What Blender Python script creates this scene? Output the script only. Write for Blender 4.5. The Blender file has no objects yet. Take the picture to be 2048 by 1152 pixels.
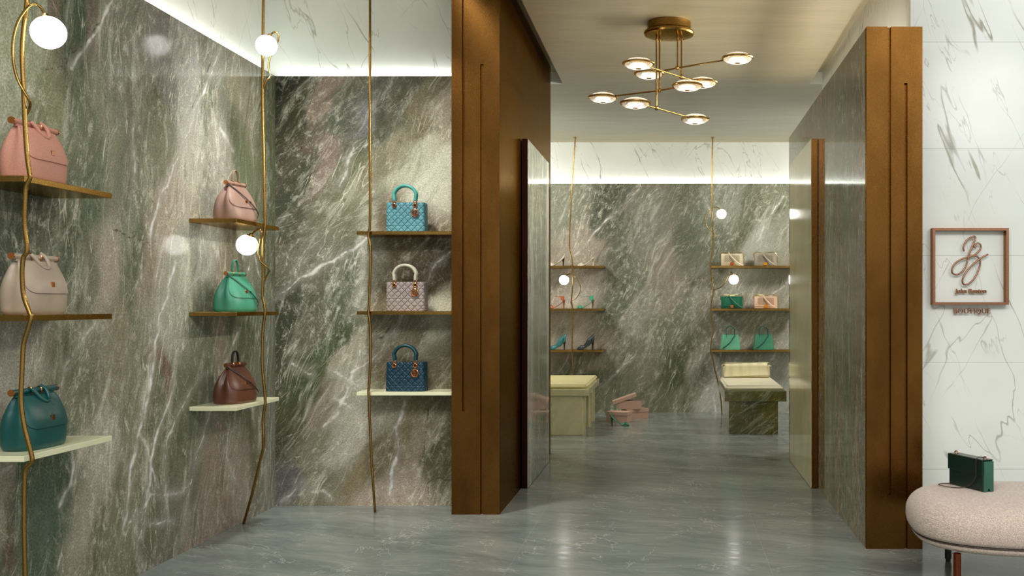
import bpy, math, random
import numpy as np
from mathutils import Vector, Matrix

# ---------------------------------------------------------------- camera, world, lights
S = bpy.context.scene
COL = S.collection
F = 2048.0; VX, VY = 1344.0, 612.0; EYE = 1.2
cam = bpy.data.cameras.new('camera'); co = bpy.data.objects.new('camera', cam); COL.objects.link(co)
co.location = (0, 0, EYE); co.rotation_euler = (math.pi/2, 0, 0)
cam.sensor_width = 36; cam.lens = 36; cam.clip_start = .05
cam.shift_x = (1024-VX)/2048; cam.shift_y = (VY-576)/2048
S.camera = co
w = bpy.data.worlds.new('world'); S.world = w; w.use_nodes = True
w.node_tree.nodes['Background'].inputs[0].default_value = (.98, .98, .95, 1)
w.node_tree.nodes['Background'].inputs[1].default_value = .72
S.view_settings.view_transform = 'Standard'; S.view_settings.look = 'None'
S.view_settings.gamma = 1; S.view_settings.use_curve_mapping = False
S.view_settings.exposure = 0.0
def area(name, loc, target, size, sy, power, color=(1, 1, 1), spread=180):
    l = bpy.data.lights.new(name, 'AREA'); l.shape = 'RECTANGLE'; l.size = size; l.size_y = sy
    l.energy = power; l.color = color; l.spread = math.radians(spread)
    o = bpy.data.objects.new(name, l); COL.objects.link(o); o.location = loc
    o.rotation_euler = (Vector(target)-Vector(loc)).to_track_quat('-Z', 'Y').to_euler(); return o
area('niche_ceiling_light', (-1.72, 5.0, 3.03), (-1.75, 6.1, .4), .22, .22, 20, (1, .97, .9), 100)
area('front_fill', (-.3, -1.2, 4.9), (-.6, 6.0, 0.2), 5.0, 2.0, 330, (1, .985, .94))  # added fill behind and above the camera, brightens the walls from the front
area('entrance_fill', (.2, 2.4, 3.04), (.3, 6.0, .3), 1.6, .8, 30, (1, .98, .95))  # added fill below the unseen ceiling near the entrance, no visible fitting
area('right_wall_fill', (2.6, 2.2, 2.9), (1.7, 5.0, 1.0), .8, .8, 18, (1, .99, .97))  # unseen fill added to brighten the white marble wall at right
area('bronze_side_fill', (1.1, 6.9, 2.66), (-.99, 6.9, 1.9), 2.8, .06, 52, (1, .93, .8), 120)  # added behind the ledge, out of view, to light the bronze pillar side
area('back_room_fill_left', (-1.9, 10.2, 2.98), (-.6, 11.0, .6), .9, .9, 66, (1, .97, .9))  # unseen fill added behind the left partition to brighten the back room
area('back_room_fill_right', (2.0, 10.0, 2.98), (.9, 10.9, .5), .8, .8, 66, (1, .97, .9))  # matching unseen fill added at the right of the back room

# ---------------------------------------------------------------- helpers
def C(r, g, b):
    f = lambda c: (c/255/12.92) if c/255 <= .04045 else ((c/255+.055)/1.055)**2.4
    return (f(r), f(g), f(b), 1)
def P(x, y, Z):            # photo pixel at distance Z along the view axis -> world point
    return Vector(((x-VX)/F*Z, Z, EYE-(y-VY)/F*Z))
def mesh_obj(name, verts, faces, mat=None, parent=None, smooth=False, loc=None):
    me = bpy.data.meshes.new(name); me.from_pydata([tuple(v) for v in verts], [], faces); me.update()
    if smooth: me.polygons.foreach_set('use_smooth', [True]*len(me.polygons))
    if mat: me.materials.append(mat)
    o = bpy.data.objects.new(name, me); COL.objects.link(o)
    if parent: o.parent = parent
    if loc: o.location = loc
    return o
def empty(name, loc=(0, 0, 0), rz=0, sc=1):
    o = bpy.data.objects.new(name, None); COL.objects.link(o); o.location = loc
    o.rotation_euler = (0, 0, rz); o.scale = (sc, sc, sc); o.empty_display_size = .05; return o
def tag(o, label, cat, group=None):
    o['label'] = label; o['category'] = cat
    if group: o['group'] = group
    return o
def struct(o): o['kind'] = 'structure'; return o
class MB:
    def __init__(s): s.v = []; s.f = []; s.sm = []
    def add(s, v, f, sm=False):
        n = len(s.v); s.v += [tuple(p) for p in v]; s.f += [tuple(i+n for i in q) for q in f]; s.sm += [sm]*len(f); return s
    def box(s, x0, x1, y0, y1, z0, z1, b=0, M=None):
        if b <= 0:
            v = [(x, y, z) for z in (z0, z1) for y in (y0, y1) for x in (x0, x1)]
            f = [(0, 2, 3, 1), (4, 5, 7, 6), (0, 1, 5, 4), (2, 6, 7, 3), (0, 4, 6, 2), (1, 3, 7, 5)]
        else:
            v = []; idx = {}
            for ix, X in enumerate((x0, x1)):
                for iy, Y in enumerate((y0, y1)):
                    for iz, Z in enumerate((z0, z1)):
                        sx, sy, sz = 1-2*ix, 1-2*iy, 1-2*iz
                        for k, d in enumerate(((0, 1, 1), (1, 0, 1), (1, 1, 0))):
                            idx[ix, iy, iz, k] = len(v)
                            v.append((X+sx*b*d[0], Y+sy*b*d[1], Z+sz*b*d[2]))
            f = []
            def q(a, b_, c, d): f.append((a, b_, c, d))
            for s_ in (0, 1):
                q(*[idx[s_, i, j, 0] for i, j in ((0, 0), (0, 1), (1, 1), (1, 0))])
                q(*[idx[i, s_, j, 1] for i, j in ((0, 0), (1, 0), (1, 1), (0, 1))])
                q(*[idx[i, j, s_, 2] for i, j in ((0, 0), (0, 1), (1, 1), (1, 0))])
            for a in (0, 1):
                for c in (0, 1):
                    q(idx[a, c, 0, 0], idx[a, c, 1, 0], idx[a, c, 1, 1], idx[a, c, 0, 1])
                    q(idx[a, 0, c, 0], idx[a, 1, c, 0], idx[a, 1, c, 2], idx[a, 0, c, 2])
                    q(idx[0, a, c, 1], idx[1, a, c, 1], idx[1, a, c, 2], idx[0, a, c, 2])
            for a in (0, 1):
                for c in (0, 1):
                    for d in (0, 1): f.append((idx[a, c, d, 0], idx[a, c, d, 1], idx[a, c, d, 2]))
        if M is not None: v = [M @ Vector(p) for p in v]
        return s.add(v, f)
    def tube(s, pts, r, n=10, caps=True, closed=False, flat=None):
        pts = [Vector(p) for p in pts]; N = len(pts); rr = r if isinstance(r, (list, tuple)) else [r]*N
        v = []; f = []; nrm = None
        for i, p in enumerate(pts):
            a = pts[(i-1) % N] if (i or closed) else p; c = pts[(i+1) % N] if (i < N-1 or closed) else p
            t = (c-a).normalized()
            if nrm is None: nrm = t.orthogonal().normalized() if flat is None else (Vector(flat)-t*t.dot(Vector(flat))).normalized()
            nrm = (nrm-t*t.dot(nrm)); nrm.normalize(); bn = t.cross(nrm)
            for k in range(n):
                an = 2*math.pi*k/n
                kx, ky = (1, 1) if flat is None else (.28, 1)
                v.append(p+(nrm*math.cos(an)*kx+bn*math.sin(an)*ky)*rr[i])
        for i in range(N if closed else N-1):
            j = (i+1) % N
            for k in range(n):
                f.append((i*n+k, i*n+(k+1) % n, j*n+(k+1) % n, j*n+k))
        if caps and not closed: f.append(tuple(range(n-1, -1, -1))); f.append(tuple((N-1)*n+k for k in range(n)))
        return s.add(v, f, True)
    def lathe(s, prof, n=40, M=None):   # prof = [(r, z)]
        v = []; f = []
        for r, z in prof:
            for k in range(n):
                a = 2*math.pi*k/n; p = Vector((r*math.cos(a), r*math.sin(a), z)); v.append(M @ p if M is not None else p)
        for i in range(len(prof)-1):
            for k in range(n): f.append((i*n+k, i*n+(k+1) % n, (i+1)*n+(k+1) % n, (i+1)*n+k))
        f.append(tuple(range(n-1, -1, -1))); f.append(tuple((len(prof)-1)*n+k for k in range(n)))
        return s.add(v, f, True)
    def cyl(s, a, b, r, n=14): return s.tube([a, b], r, n)
    def sphere(s, c, r, n=24, m=14, sq=(1, 1, 1)):
        v = [];
        prof = [(math.sin(math.pi*i/m)*r if 0 < i < m else r*.01, -math.cos(math.pi*i/m)*r) for i in range(m+1)]
        M = Matrix.Translation(Vector(c)) @ Matrix.Diagonal((*sq, 1))
        return s.lathe(prof, n, M)
    def build(s, name, mat, parent=None, loc=None):
        o = mesh_obj(name, s.v, s.f, mat, parent, False, loc)
        o.data.polygons.foreach_set('use_smooth', s.sm)
        if any(s.sm) and hasattr(o.data, 'set_sharp_from_angle'):
            o.data.set_sharp_from_angle(angle=math.radians(42))
        return o
def spline(pts, k=6):
    pts = [Vector(p) for p in pts]; out = []
    for i in range(len(pts)-1):
        p0 = pts[max(i-1, 0)]; p1 = pts[i]; p2 = pts[i+1]; p3 = pts[min(i+2, len(pts)-1)]
        for j in range(k):
            t = j/k
            out.append(.5*((2*p1)+(p2-p0)*t+(2*p0-5*p1+4*p2-p3)*t*t+(3*p1-p0-3*p2+p3)*t**3))
    out.append(pts[-1]); return out

# ---------------------------------------------------------------- materials
class NT:
    def __init__(s, name):
        s.m = bpy.data.materials.new(name); s.m.use_nodes = True; s.t = s.m.node_tree
        s.b = s.t.nodes['Principled BSDF']
    def n(s, typ, **kw):
        x = s.t.nodes.new(typ)
        for k, v in kw.items(): setattr(x, k, v)
        return x
    def l(s, a, b): s.t.links.new(a, b)
    def put(s, sock, v):
        if isinstance(v, bpy.types.NodeSocket): s.l(v, sock)
        else: sock.default_value = v
    def math(s, op, a, b=0.0, c=None, clamp=False):
        x = s.n('ShaderNodeMath', operation=op); x.use_clamp = clamp; s.put(x.inputs[0], a); s.put(x.inputs[1], b)
        if c is not None: s.put(x.inputs[2], c)
        return x.outputs[0]
    def mix(s, f, a, b, mode='MIX'):
        x = s.n('ShaderNodeMix', data_type='RGBA', blend_type=mode)
        s.put(x.inputs[0], f); s.put(x.inputs[6], a); s.put(x.inputs[7], b); return x.outputs[2]
    def noise(s, vec, scale, detail=5, rough=.55, dist=0, typ='FBM', out='Fac', lac=2):
        x = s.n('ShaderNodeTexNoise', noise_type=typ); s.l(vec, x.inputs['Vector'])
        for k, v in (('Scale', scale), ('Detail', detail), ('Roughness', rough), ('Distortion', dist), ('Lacunarity', lac)): x.inputs[k].default_value = v
        if typ == 'RIDGED_MULTIFRACTAL': x.inputs['Gain'].default_value = 2.0; x.inputs['Offset'].default_value = 1.0
        return x.outputs[out]
    def ramp(s, f, stops, interp='LINEAR'):
        x = s.n('ShaderNodeValToRGB'); s.l(f, x.inputs[0]); e = x.color_ramp.elements; x.color_ramp.interpolation = interp
        while len(e) < len(stops): e.new(.5)
        for i, (p, c) in enumerate(stops):
            e[i].position = p; e[i].color = c if len(c) == 4 else (*c, 1)
        return x.outputs[0]
    def mapr(s, v, a, b, c=0., d=1., smooth=True):
        x = s.n('ShaderNodeMapRange'); x.interpolation_type = 'SMOOTHSTEP' if smooth else 'LINEAR'
        for i, k in enumerate((v, a, b, c, d)): s.put(x.inputs[i], k)
        return x.outputs[0]
    def mapping(s, vec, loc=(0, 0, 0), rot=(0, 0, 0), sc=(1, 1, 1)):
        x = s.n('ShaderNodeMapping', vector_type='TEXTURE'); s.l(vec, x.inputs[0]); x.inputs[1].default_value = loc
        x.inputs[2].default_value = rot; x.inputs[3].default_value = tuple(1/q for q in sc); return x.outputs[0]
    def obj(s): return s.n('ShaderNodeTexCoord').outputs['Object']
    def attr(s, name, out='Fac'): return s.n('ShaderNodeAttribute', attribute_name=name).outputs[out]
    def bump(s, h, dist, strength=1.0):
        x = s.n('ShaderNodeBump'); s.l(h, x.inputs['Height']); x.inputs['Distance'].default_value = dist
        x.inputs['Strength'].default_value = strength; s.l(x.outputs[0], s.b.inputs['Normal'])
    def set(s, **kw):
        for k, v in kw.items(): s.put(s.b.inputs[k.replace('_', ' ')], v)
        return s.m
W4 = lambda v: (v, v, v, 1)

def simple(name, col, rough=.5, metal=0, noise=.0, scale=60, bump=0):
    m = NT(name)
    if noise:
        n = m.noise(m.obj(), scale, 4)
        d = tuple(c*(1-noise) for c in col[:3])+(1,); e = tuple(min(1, c*(1+noise)) for c in col[:3])+(1,)
        m.set(Base_Color=m.ramp(n, [(.3, d), (.7, e)]))
        if bump: m.bump(n, bump)
    else: m.set(Base_Color=col)
    return m.set(Roughness=rough, Metallic=metal)

def stone(name, rot, palette, seed=0., attr_mix=.0, rough=.13, dark=1.0, stretch=.22, contrast=1.0, spec=.07, gain=1.0, sat=.68, gam=1.18):
    """streaky veined quartzite; rot leans the streaks in the (u, v) plane of the slab"""
    m = NT(name); uv = m.attr('suv', 'Vector')
    warp = m.noise(uv, 1.1, 3, .5, 0, out='Color')
    wv = m.n('ShaderNodeVectorMath', operation='MULTIPLY_ADD'); m.l(warp, wv.inputs[0]); wv.inputs[1].default_value = (.3, .3, 0)
    m.l(uv, wv.inputs[2]); u = wv.outputs[0]
    st = m.mapping(u, (seed, seed*.7, 0), (0, 0, rot), (1, stretch, 1))
    big = m.noise(st, 2.0, 8, .6, .5)
    n = len(palette)
    base = m.ramp(m.mapr(big, .28, .72, 0, 1, False), [(i/(n-1), c) for i, c in enumerate(palette)])
    if attr_mix: base = m.mix(attr_mix, base, m.attr('tone', 'Color'))
    # medium streaks
    st2 = m.mapping(u, (3+seed, 1, 0), (0, 0, rot), (1, .2, 1))
    s2 = m.noise(st2, 11, 12, .74, .7)
    base = m.mix(m.mapr(s2, .5, .72, 0, .58*contrast), base, C(196, 195, 182))
    s3 = m.noise(m.mapping(u, (9+seed, 4, 0), (0, 0, rot*1.1), (1, .24, 1)), 7, 12, .74, .6)
    base = m.mix(m.mapr(s3, .52, .72, 0, .62*contrast), base, C(72, 74, 46))
    # hair-like scratches, crossing in several directions
    iso = m.noise(m.mapping(u, (seed, 2, 0), (0, 0, rot), (1, .55, 1)), 24, 12, .78, .35)
    base = m.mix(m.math('MULTIPLY', m.mapr(m.noise(m.mapping(u, (6, 6, 0), (0, 0, rot), (1, .5, 1)), 1.9, 5, .6), .4, .62, .15, 1), m.mapr(iso, .49, .66, 0, .6*contrast)), base, C(206, 205, 192))
    base = m.mix(m.mapr(iso, .46, .3, 0, .4*contrast), base, C(66, 66, 52))
    for k, (sc, ang, amp) in enumerate(((5, rot+.1, .55), (9, rot-.5, .35), (13, rot+.9, .28))):
        nn = m.noise(m.mapping(u, (k*5+seed, k*2, 0), (0, 0, ang), (1, .12, 1)), sc, 4, .6, .4)
        line = m.mapr(m.math('ABSOLUTE', m.math('SUBTRACT', nn, .5)), .0, .0065, amp, 0)
        gate = m.mapr(m.noise(m.mapping(u, (k, 7, 0)), 3.0, 2), .42, .6)
        base = m.mix(m.math('MULTIPLY', line, gate), base, C(205, 202, 190))
    grain = m.noise(uv, 120, 5, .7)
    base = m.mix(.6, base, m.ramp(grain, [(.25, W4(.14)), (.75, W4(.86))]), 'OVERLAY')
    base = m.mix(1.0, base, (.985, .985, .925, 1), 'MULTIPLY')
    if attr_mix:
        wob = m.math('MULTIPLY', m.math('SUBTRACT', m.noise(uv, 40, 5, .68), .5), .012)
        d = m.math('ABSOLUTE', m.math('ADD', m.attr('vein'), wob))
        wdt = m.mapr(m.noise(uv, 3.1, 4, .6), .38, .66, .003, .02)
        pale = m.mapr(d, .0, wdt, .9, 0); halo = m.mapr(d, .0, .05, .3, 0)
        thick = m.mapr(m.noise(uv, 11, 4), .36, .6, .15, 1)
        base = m.mix(halo, base, C(165, 162, 155))
        base = m.mix(m.math('MULTIPLY', pale, thick), base, C(205, 203, 196))
        d2 = m.math('ABSOLUTE', m.math('ADD', m.attr('crack'), wob))
        base = m.mix(m.mapr(d2, .001, .006, .8, 0), base, C(85, 66, 52))
        sm = m.mapr(m.attr('seam'), .0008, .0022, .45, 0); base = m.mix(sm, base, C(60, 60, 50))
    hs = m.n('ShaderNodeHueSaturation'); hs.inputs['Saturation'].default_value = sat; m.l(base, hs.inputs['Color']); base = hs.outputs[0]
    gm = m.n('ShaderNodeGamma'); gm.inputs[1].default_value = gam; m.l(base, gm.inputs[0]); base = gm.outputs[0]
    if gain != 1:
        g_ = m.n('ShaderNodeVectorMath', operation='SCALE'); m.l(base, g_.inputs[0]); g_.inputs[3].default_value = gain; base = g_.outputs[0]
    if dark != 1: base = m.mix(1.0, base, W4(dark), 'MULTIPLY')
    m.set(Base_Color=base, Roughness=rough); m.b.inputs['Specular IOR Level'].default_value = spec
    return m.m

def white_marble(name, tile=None, rough=.22):
    m = NT(name); uv = m.mapping(m.attr('suv', 'Vector'), (6.1, 2.3, 0) if tile else (0, 0, 0))
    g = m.noise(uv, 2.2, 3)
    base = m.mix(m.mapr(g, .4, .65, 0, .6), C(226, 229, 222), C(216, 220, 212))
    for k, (sc, ang, wd, amp) in enumerate(((1.0, .4, .0022, .8), (1.5, .55, .0018, .6), (2.1, .35, .0017, .45), (1.3, -.5, .0018, .5), (3.0, .45, .002, .5))):
        nn = m.noise(m.mapping(uv, (k*4.3, k*1.7, 0), (0, 0, ang), (1, .2, 1)), sc, 5, .48, .12)
        w_ = m.mapr(m.noise(m.mapping(uv, (k, 5, 0)), 5, 3), .35, .65, wd*.5, wd*2.0)
        line = m.mapr(m.math('ABSOLUTE', m.math('SUBTRACT', nn, .5)), 0, w_, amp, 0)
        gate = m.mapr(m.noise(m.mapping(uv, (8+k*3, 3, 0)), 2.0, 3), .42, .58)
        base = m.mix(m.math('MULTIPLY', line, gate), base, C(124, 122, 98))
    if tile:
        sep = m.n('ShaderNodeSeparateXYZ'); m.l(uv, sep.inputs[0])
        for out, (per, off) in zip((sep.outputs[0], sep.outputs[1]), tile):
            fr = m.math('FRACT', m.math('DIVIDE', m.math('ADD', out, 50*per-off), per))
            dd = m.math('MULTIPLY', m.math('MINIMUM', fr, m.math('SUBTRACT', 1.0, fr)), per)
            base = m.mix(m.mapr(dd, .0009, .002, .5, 0), base, C(120, 120, 110))
    m.set(Base_Color=base, Roughness=rough); return m.m

def floor_mat():
    m = NT('grey marble floor'); uv = m.obj()
    wv = m.n('ShaderNodeVectorMath', operation='MULTIPLY_ADD'); m.l(m.noise(uv, 1.2, 4, out='Color'), wv.inputs[0])
    wv.inputs[1].default_value = (.35, .35, 0); m.l(uv, wv.inputs[2]); u = wv.outputs[0]
    a = m.noise(m.mapping(u, (0, 0, 0), (0, 0, -.35), (.55, 1.6, 1)), 2.2, 10, .66, .4)
    base = m.ramp(a, [(.3, C(102, 109, 105)), (.5, C(124, 131, 126)), (.7, C(146, 151, 144))])
    b = m.noise(m.mapping(u, (5, 0, 0), (0, 0, -.3), (.5, 2, 1)), 12, 8, .7, .5)
    base = m.mix(m.mapr(b, .52, .72, 0, .4), base, C(168, 172, 166))
    for k, (sc, ang) in enumerate(((1.4, -.5), (2.2, .7), (1.8, -1.1), (3.2, -.3))):
        nn = m.noise(m.mapping(u, (k*7, k, 0), (0, 0, ang), (.4, 1, 1)), sc, 6, .6, .3)
        line = m.mapr(m.math('ABSOLUTE', m.math('SUBTRACT', nn, .5)), 0, .005, .55, 0)
        gate = m.mapr(m.noise(m.mapping(u, (k*3, 2, 0)), 2.0, 2), .5, .62)
        base = m.mix(m.math('MULTIPLY', line, gate), base, C(190, 194, 188))
    sep = m.n('ShaderNodeSeparateXYZ'); m.l(uv, sep.inputs[0])
    for out, per, off in ((sep.outputs[0], 1.2, .45), (sep.outputs[1], 1.2, .75)):
        fr = m.math('FRACT', m.math('DIVIDE', m.math('ADD', out, 60-off), per))
        dd = m.math('MULTIPLY', m.math('MINIMUM', fr, m.math('SUBTRACT', 1.0, fr)), per)
        base = m.mix(m.mapr(dd, .001, .0026, .3, 0), base, C(165, 168, 160))
    m.set(Base_Color=base, Roughness=m.mapr(b, .3, .7, .11, .23)); m.b.inputs['Specular IOR Level'].default_value = .2; return m.m

def metal_mat(name, c1, c2, rough=.3):
    m = NT(name); o = m.obj()
    n = m.noise(m.mapping(o, sc=(1, 1, .5)), 3.0, 6, .6); f = m.noise(m.mapping(o, sc=(1, 1, 4)), 160, 3, .6)
    base = m.mix(m.mapr(n, .35, .68), c1, c2)
    base = m.mix(.35, base, m.ramp(f, [(.3, W4(.3)), (.7, W4(.62))]), 'OVERLAY')
    m.set(Base_Color=base, Metallic=1.0, Roughness=m.mapr(f, .2, .8, rough-.06, rough+.08))
    m.b.inputs['Specular Tint'].default_value = tuple(min(1, c**.3) for c in c1[:3])+(1,)
    m.bump(f, .0002, .2); return m.m

def emit(name, col, strength):
    m = NT(name); m.set(Base_Color=(.9, .9, .88, 1), Emission_Color=col, Emission_Strength=strength); return m.m

G_PAL = [C(66, 74, 50), C(96, 104, 78), C(118, 120, 96), C(132, 124, 102), C(146, 144, 128), C(168, 166, 160)]
M_left = stone('green quartzite', -.2, G_PAL, 1.3, .84, gain=1.38)
M_niche = stone('green quartzite diagonal', -.5, G_PAL, 4.1, .88, gain=1.34)
M_rear = stone('green quartzite rear', -.45, G_PAL, 7.7, .86, gain=1.6)
M_side = stone('streaked quartzite', 0.02, [C(84, 78, 62), C(112, 100, 88), C(128, 116, 108), C(104, 108, 90), C(142, 142, 134), C(118, 118, 96)], 2.2, .4, rough=.07, stretch=.05, contrast=.9, spec=.2, gain=1.5, sat=1.15)
M_doorst = stone('grey streaked quartzite', .0, [C(96, 88, 84), C(128, 122, 118), C(104, 110, 98), C(160, 162, 160), C(140, 140, 136)], 9.2, 0, rough=.07, stretch=.05, contrast=.8, spec=.3, gain=1.6, sat=.9)
M_olive = stone('olive marble', -.9, [C(34, 38, 22), C(74, 76, 38), C(104, 98, 52), C(60, 66, 38), C(130, 122, 80), C(96, 96, 80)], 5.5, 0, rough=.12, stretch=.25, contrast=.8, gain=1.5, spec=.4, sat=1.0, gam=1.1)
M_white = white_marble('white veined marble', None, .25)
M_whitet = white_marble('white veined marble tiles', ((60., 31.), (.563, -.292+.292*2)), .2)
M_floor = floor_mat()
M_bronze = metal_mat('aged bronze', C(120, 82, 38), C(98, 66, 29), .25)
M_bronze_d = metal_mat('dark bronze', C(56, 32, 26), C(50, 28, 26), .34)
M_brass = metal_mat('brushed brass', C(166, 132, 74), C(148, 116, 62), .22)
M_brasslit = metal_mat('polished brass', C(214, 180, 116), C(200, 166, 102), .16)
M_copper = metal_mat('rose copper', C(158, 116, 90), C(146, 104, 80), .3)
M_gold = simple('rose gold hardware', C(214, 140, 84), .22, 1)
M_darkhw = simple('dark hardware', C(60, 40, 30), .35, .6)
M_globe = emit('opal glass', (1, .985, .94, 1), 9)
M_led = emit('led strip', (.97, 1, .97, 1), 17)
M_led2 = emit('warm led core', (1, .94, .84, 1), 4.2)
M_black = simple('black', C(20, 18, 18), .5)

def plaster():
    m = NT('taupe plaster ceiling'); o = m.obj()
    n = m.noise(m.mapping(o, sc=(.35, 2.2, 1)), 3.2, 9, .68, .3); g = m.noise(m.mapping(o, sc=(.1, 3, 1)), 30, 5, .7)
    base = m.ramp(n, [(.25, C(150, 142, 114)), (.75, C(168, 159, 132))])
    base = m.mix(.3, base, m.ramp(g, [(.3, W4(.35)), (.7, W4(.65))]), 'OVERLAY')
    m.set(Base_Color=base, Roughness=.45); return m.m
M_ceil = plaster()
def cream():
    m = NT('cream marble'); o = m.obj()
    n = m.noise(m.mapping(o, rot=(.4, .3, .5), sc=(1, 1, .5)), 3, 8, .65, .5)
    base = m.ramp(n, [(.3, C(202, 194, 146)), (.7, C(222, 215, 174))])
    v = m.mapr(m.math('ABSOLUTE', m.math('SUBTRACT', n, .55)), 0, .004, .4, 0)
    m.set(Base_Color=m.mix(v, base, C(166, 156, 112)), Roughness=.1); return m.m
M_cream = cream()
M_shelfcream = simple('cream lacquer', C(222, 222, 186), .2, 0, .03, 8)

def fabric(name, c1, c2, scale=260, rot=.78, bump=.0006, rough=.85):
    m = NT(name); o = m.obj()
    a = m.noise(m.mapping(o, rot=(0, 0, rot), sc=(1, .12, .5)), scale, 2); b = m.noise(m.mapping(o, rot=(0, 0, rot+1.3), sc=(1, .2, .5)), scale*1.3, 2)
    h = m.mapr(m.math('ADD', m.math('MULTIPLY', a, .65), m.math('MULTIPLY', b, .35)), .36, .64)
    m.set(Base_Color=m.mix(h, c1, c2), Roughness=rough); m.bump(h, bump, .8)
    m.b.inputs['Sheen Weight'].default_value = .3
    return m.m
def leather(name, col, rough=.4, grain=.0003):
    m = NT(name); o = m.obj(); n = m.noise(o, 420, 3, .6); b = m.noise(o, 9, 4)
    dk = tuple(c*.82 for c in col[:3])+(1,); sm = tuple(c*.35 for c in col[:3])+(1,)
    m.set(Base_Color=m.mix(m.math('MULTIPLY', m.attr('quilt'), .7), m.mix(m.mapr(b, .35, .65), dk, col), sm), Roughness=rough); m.bump(n, grain, .5); return m.m  # crease shade of the quilting is put into the colour

# ---------------------------------------------------------------- room slabs
def vnoise(UV, freq, octs, seed):
    """fractal value noise in -1..1 for an array of (u, v)"""
    rs = np.random.RandomState(seed); G = rs.rand(64, 64)*2-1; out = np.zeros(len(UV)); amp = 1; tot = 0
    for o in range(octs):
        q = UV*freq*2**o+17.3*o; i = np.floor(q).astype(int); f_ = q-i; f_ = f_*f_*(3-2*f_)
        g = lambda a, b: G[(i[:, 0]+a) % 64, (i[:, 1]+b) % 64]
        out += amp*((g(0, 0)*(1-f_[:, 0])+g(1, 0)*f_[:, 0])*(1-f_[:, 1])+(g(0, 1)*(1-f_[:, 0])+g(1, 1)*f_[:, 0])*f_[:, 1])
        tot += amp; amp *= .55
    return out/tot*1.6
def warp2(UV, freq, octs, seed, amp): return UV+amp*np.stack([vnoise(UV, freq, octs, seed), vnoise(UV, freq, octs, seed+1)], 1)
def seg_dist(UV, pts):
    d = np.full(len(UV), 9.0)
    for a, b in zip(pts[:-1], pts[1:]):
        a = np.array(a); b = np.array(b); ab = b-a; L = (ab@ab)+1e-9
        t = np.clip(((UV-a)@ab)/L, 0, 1); d = np.minimum(d, np.linalg.norm(UV-(a+t[:, None]*ab), axis=1))
    return d
def slab(name, axis, pos, thick, u0, u1, z0, z1, mat, res=None, tones=None, veins=None, cracks=None, seams=(), lean=0.0, parent=None):
    """axis 'y': face at y=pos looking to the camera; 'x': face at x=pos looking +x ('X': looking -x). thick reaches away from the face."""
    nu = max(1, int((u1-u0)/res)) if res else 1; nv = max(1, int((z1-z0)/res)) if res else 1
    U, V = np.meshgrid(np.linspace(u0, u1, nu+1), np.linspace(z0, z1, nv+1), indexing='ij')
    UV = np.stack([U.ravel(), V.ravel()], 1); n = len(UV)
    if axis == 'y': vs = np.stack([UV[:, 0], np.full(n, pos), UV[:, 1]], 1)
    else: vs = np.stack([np.full(n, pos), UV[:, 0], UV[:, 1]], 1)
    i, j = np.meshgrid(np.arange(nu), np.arange(nv), indexing='ij'); a = (i*(nv+1)+j).ravel()
    q = np.stack([a, a+nv+1, a+nv+2, a+1], 1)
    if axis == 'x': q = q
    if axis == 'X': q = q[:, ::-1]
    fs = [tuple(r) for r in q.tolist()]; vs = vs.tolist()
    # closing box behind
    d = {'y': (0, thick), 'x': (-thick, 0), 'X': (thick, 0)}[axis]
    k = len(vs)
    for (u, v) in ((u0, z0), (u1, z0), (u1, z1), (u0, z1)):
        for dep in (0, 1):
            p = (u, pos+d[1]*dep, v) if axis == 'y' else (pos+d[0]*dep, u, v)
            vs.append(p)
    fs += [(k, k+1, k+3, k+2), (k+2, k+3, k+5, k+4), (k+4, k+5, k+7, k+6), (k+6, k+7, k+1, k), (k+1, k+7, k+5, k+3)]
    o = mesh_obj(name, vs, fs, mat, parent)
    N = len(vs); A = np.array(vs)
    suv = np.zeros((N, 3)); suv[:, 0] = A[:, 0] if axis == 'y' else A[:, 1]; suv[:, 1] = A[:, 2]
    if axis != 'y': suv[n:, 0] += A[n:, 0]-pos
    else: suv[n:, 0] += A[n:, 1]-pos
    at = o.data.attributes.new('suv', 'FLOAT_VECTOR', 'POINT'); at.data.foreach_set('vector', suv.ravel())
    uv2 = suv[:, :2]
    if tones:
        cs, sn = math.cos(lean), math.sin(lean)
        def rt(M): return np.stack([M[:, 0]*cs-M[:, 1]*sn, (M[:, 0]*sn+M[:, 1]*cs)*.42], 1)
        wob = warp2(warp2(uv2, 1.6, 3, 5, .13), 7, 4, 9, .035)
        Pq = rt(wob); cp = rt(np.array([t[0] for t in tones])); cc = np.array([t[1][:3] for t in tones])
        rad = np.array([t[2] if len(t) > 2 else 1.0 for t in tones])
        Wt = np.zeros((N, len(tones)))
        for k_, c in enumerate(cp): Wt[:, k_] = rad[k_]/((((Pq-c)**2).sum(1)+.0006)**(2.6 if rad[k_] >= .9 else 2.9))*(.0025**((.9) if rad[k_] >= .9 else 1.2))
        colr = (Wt@cc)/Wt.sum(1)[:, None]
        ca = o.data.attributes.new('tone', 'FLOAT_COLOR', 'POINT'); ca.data.foreach_set('color', np.concatenate([colr, np.ones((N, 1))], 1).ravel())
    uvw = warp2(warp2(uv2, 2.5, 3, 21, .035), 14, 4, 31, .014) if (veins or cracks) else uv2
    for nm, ls in (('vein', veins), ('crack', cracks)):
        d = np.full(N, 9.0)
        for pts in (ls or []): d = np.minimum(d, seg_dist(uvw, pts))
        at = o.data.attributes.new(nm, 'FLOAT', 'POINT'); at.data.foreach_set('value', d)
    d = np.full(N, 9.0)
    for s_ in seams: d = np.minimum(d, np.abs(uv2[:, 0]-s_))
    at = o.data.attributes.new('seam', 'FLOAT', 'POINT'); at.data.foreach_set('value', d)
    return struct(o)

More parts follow.
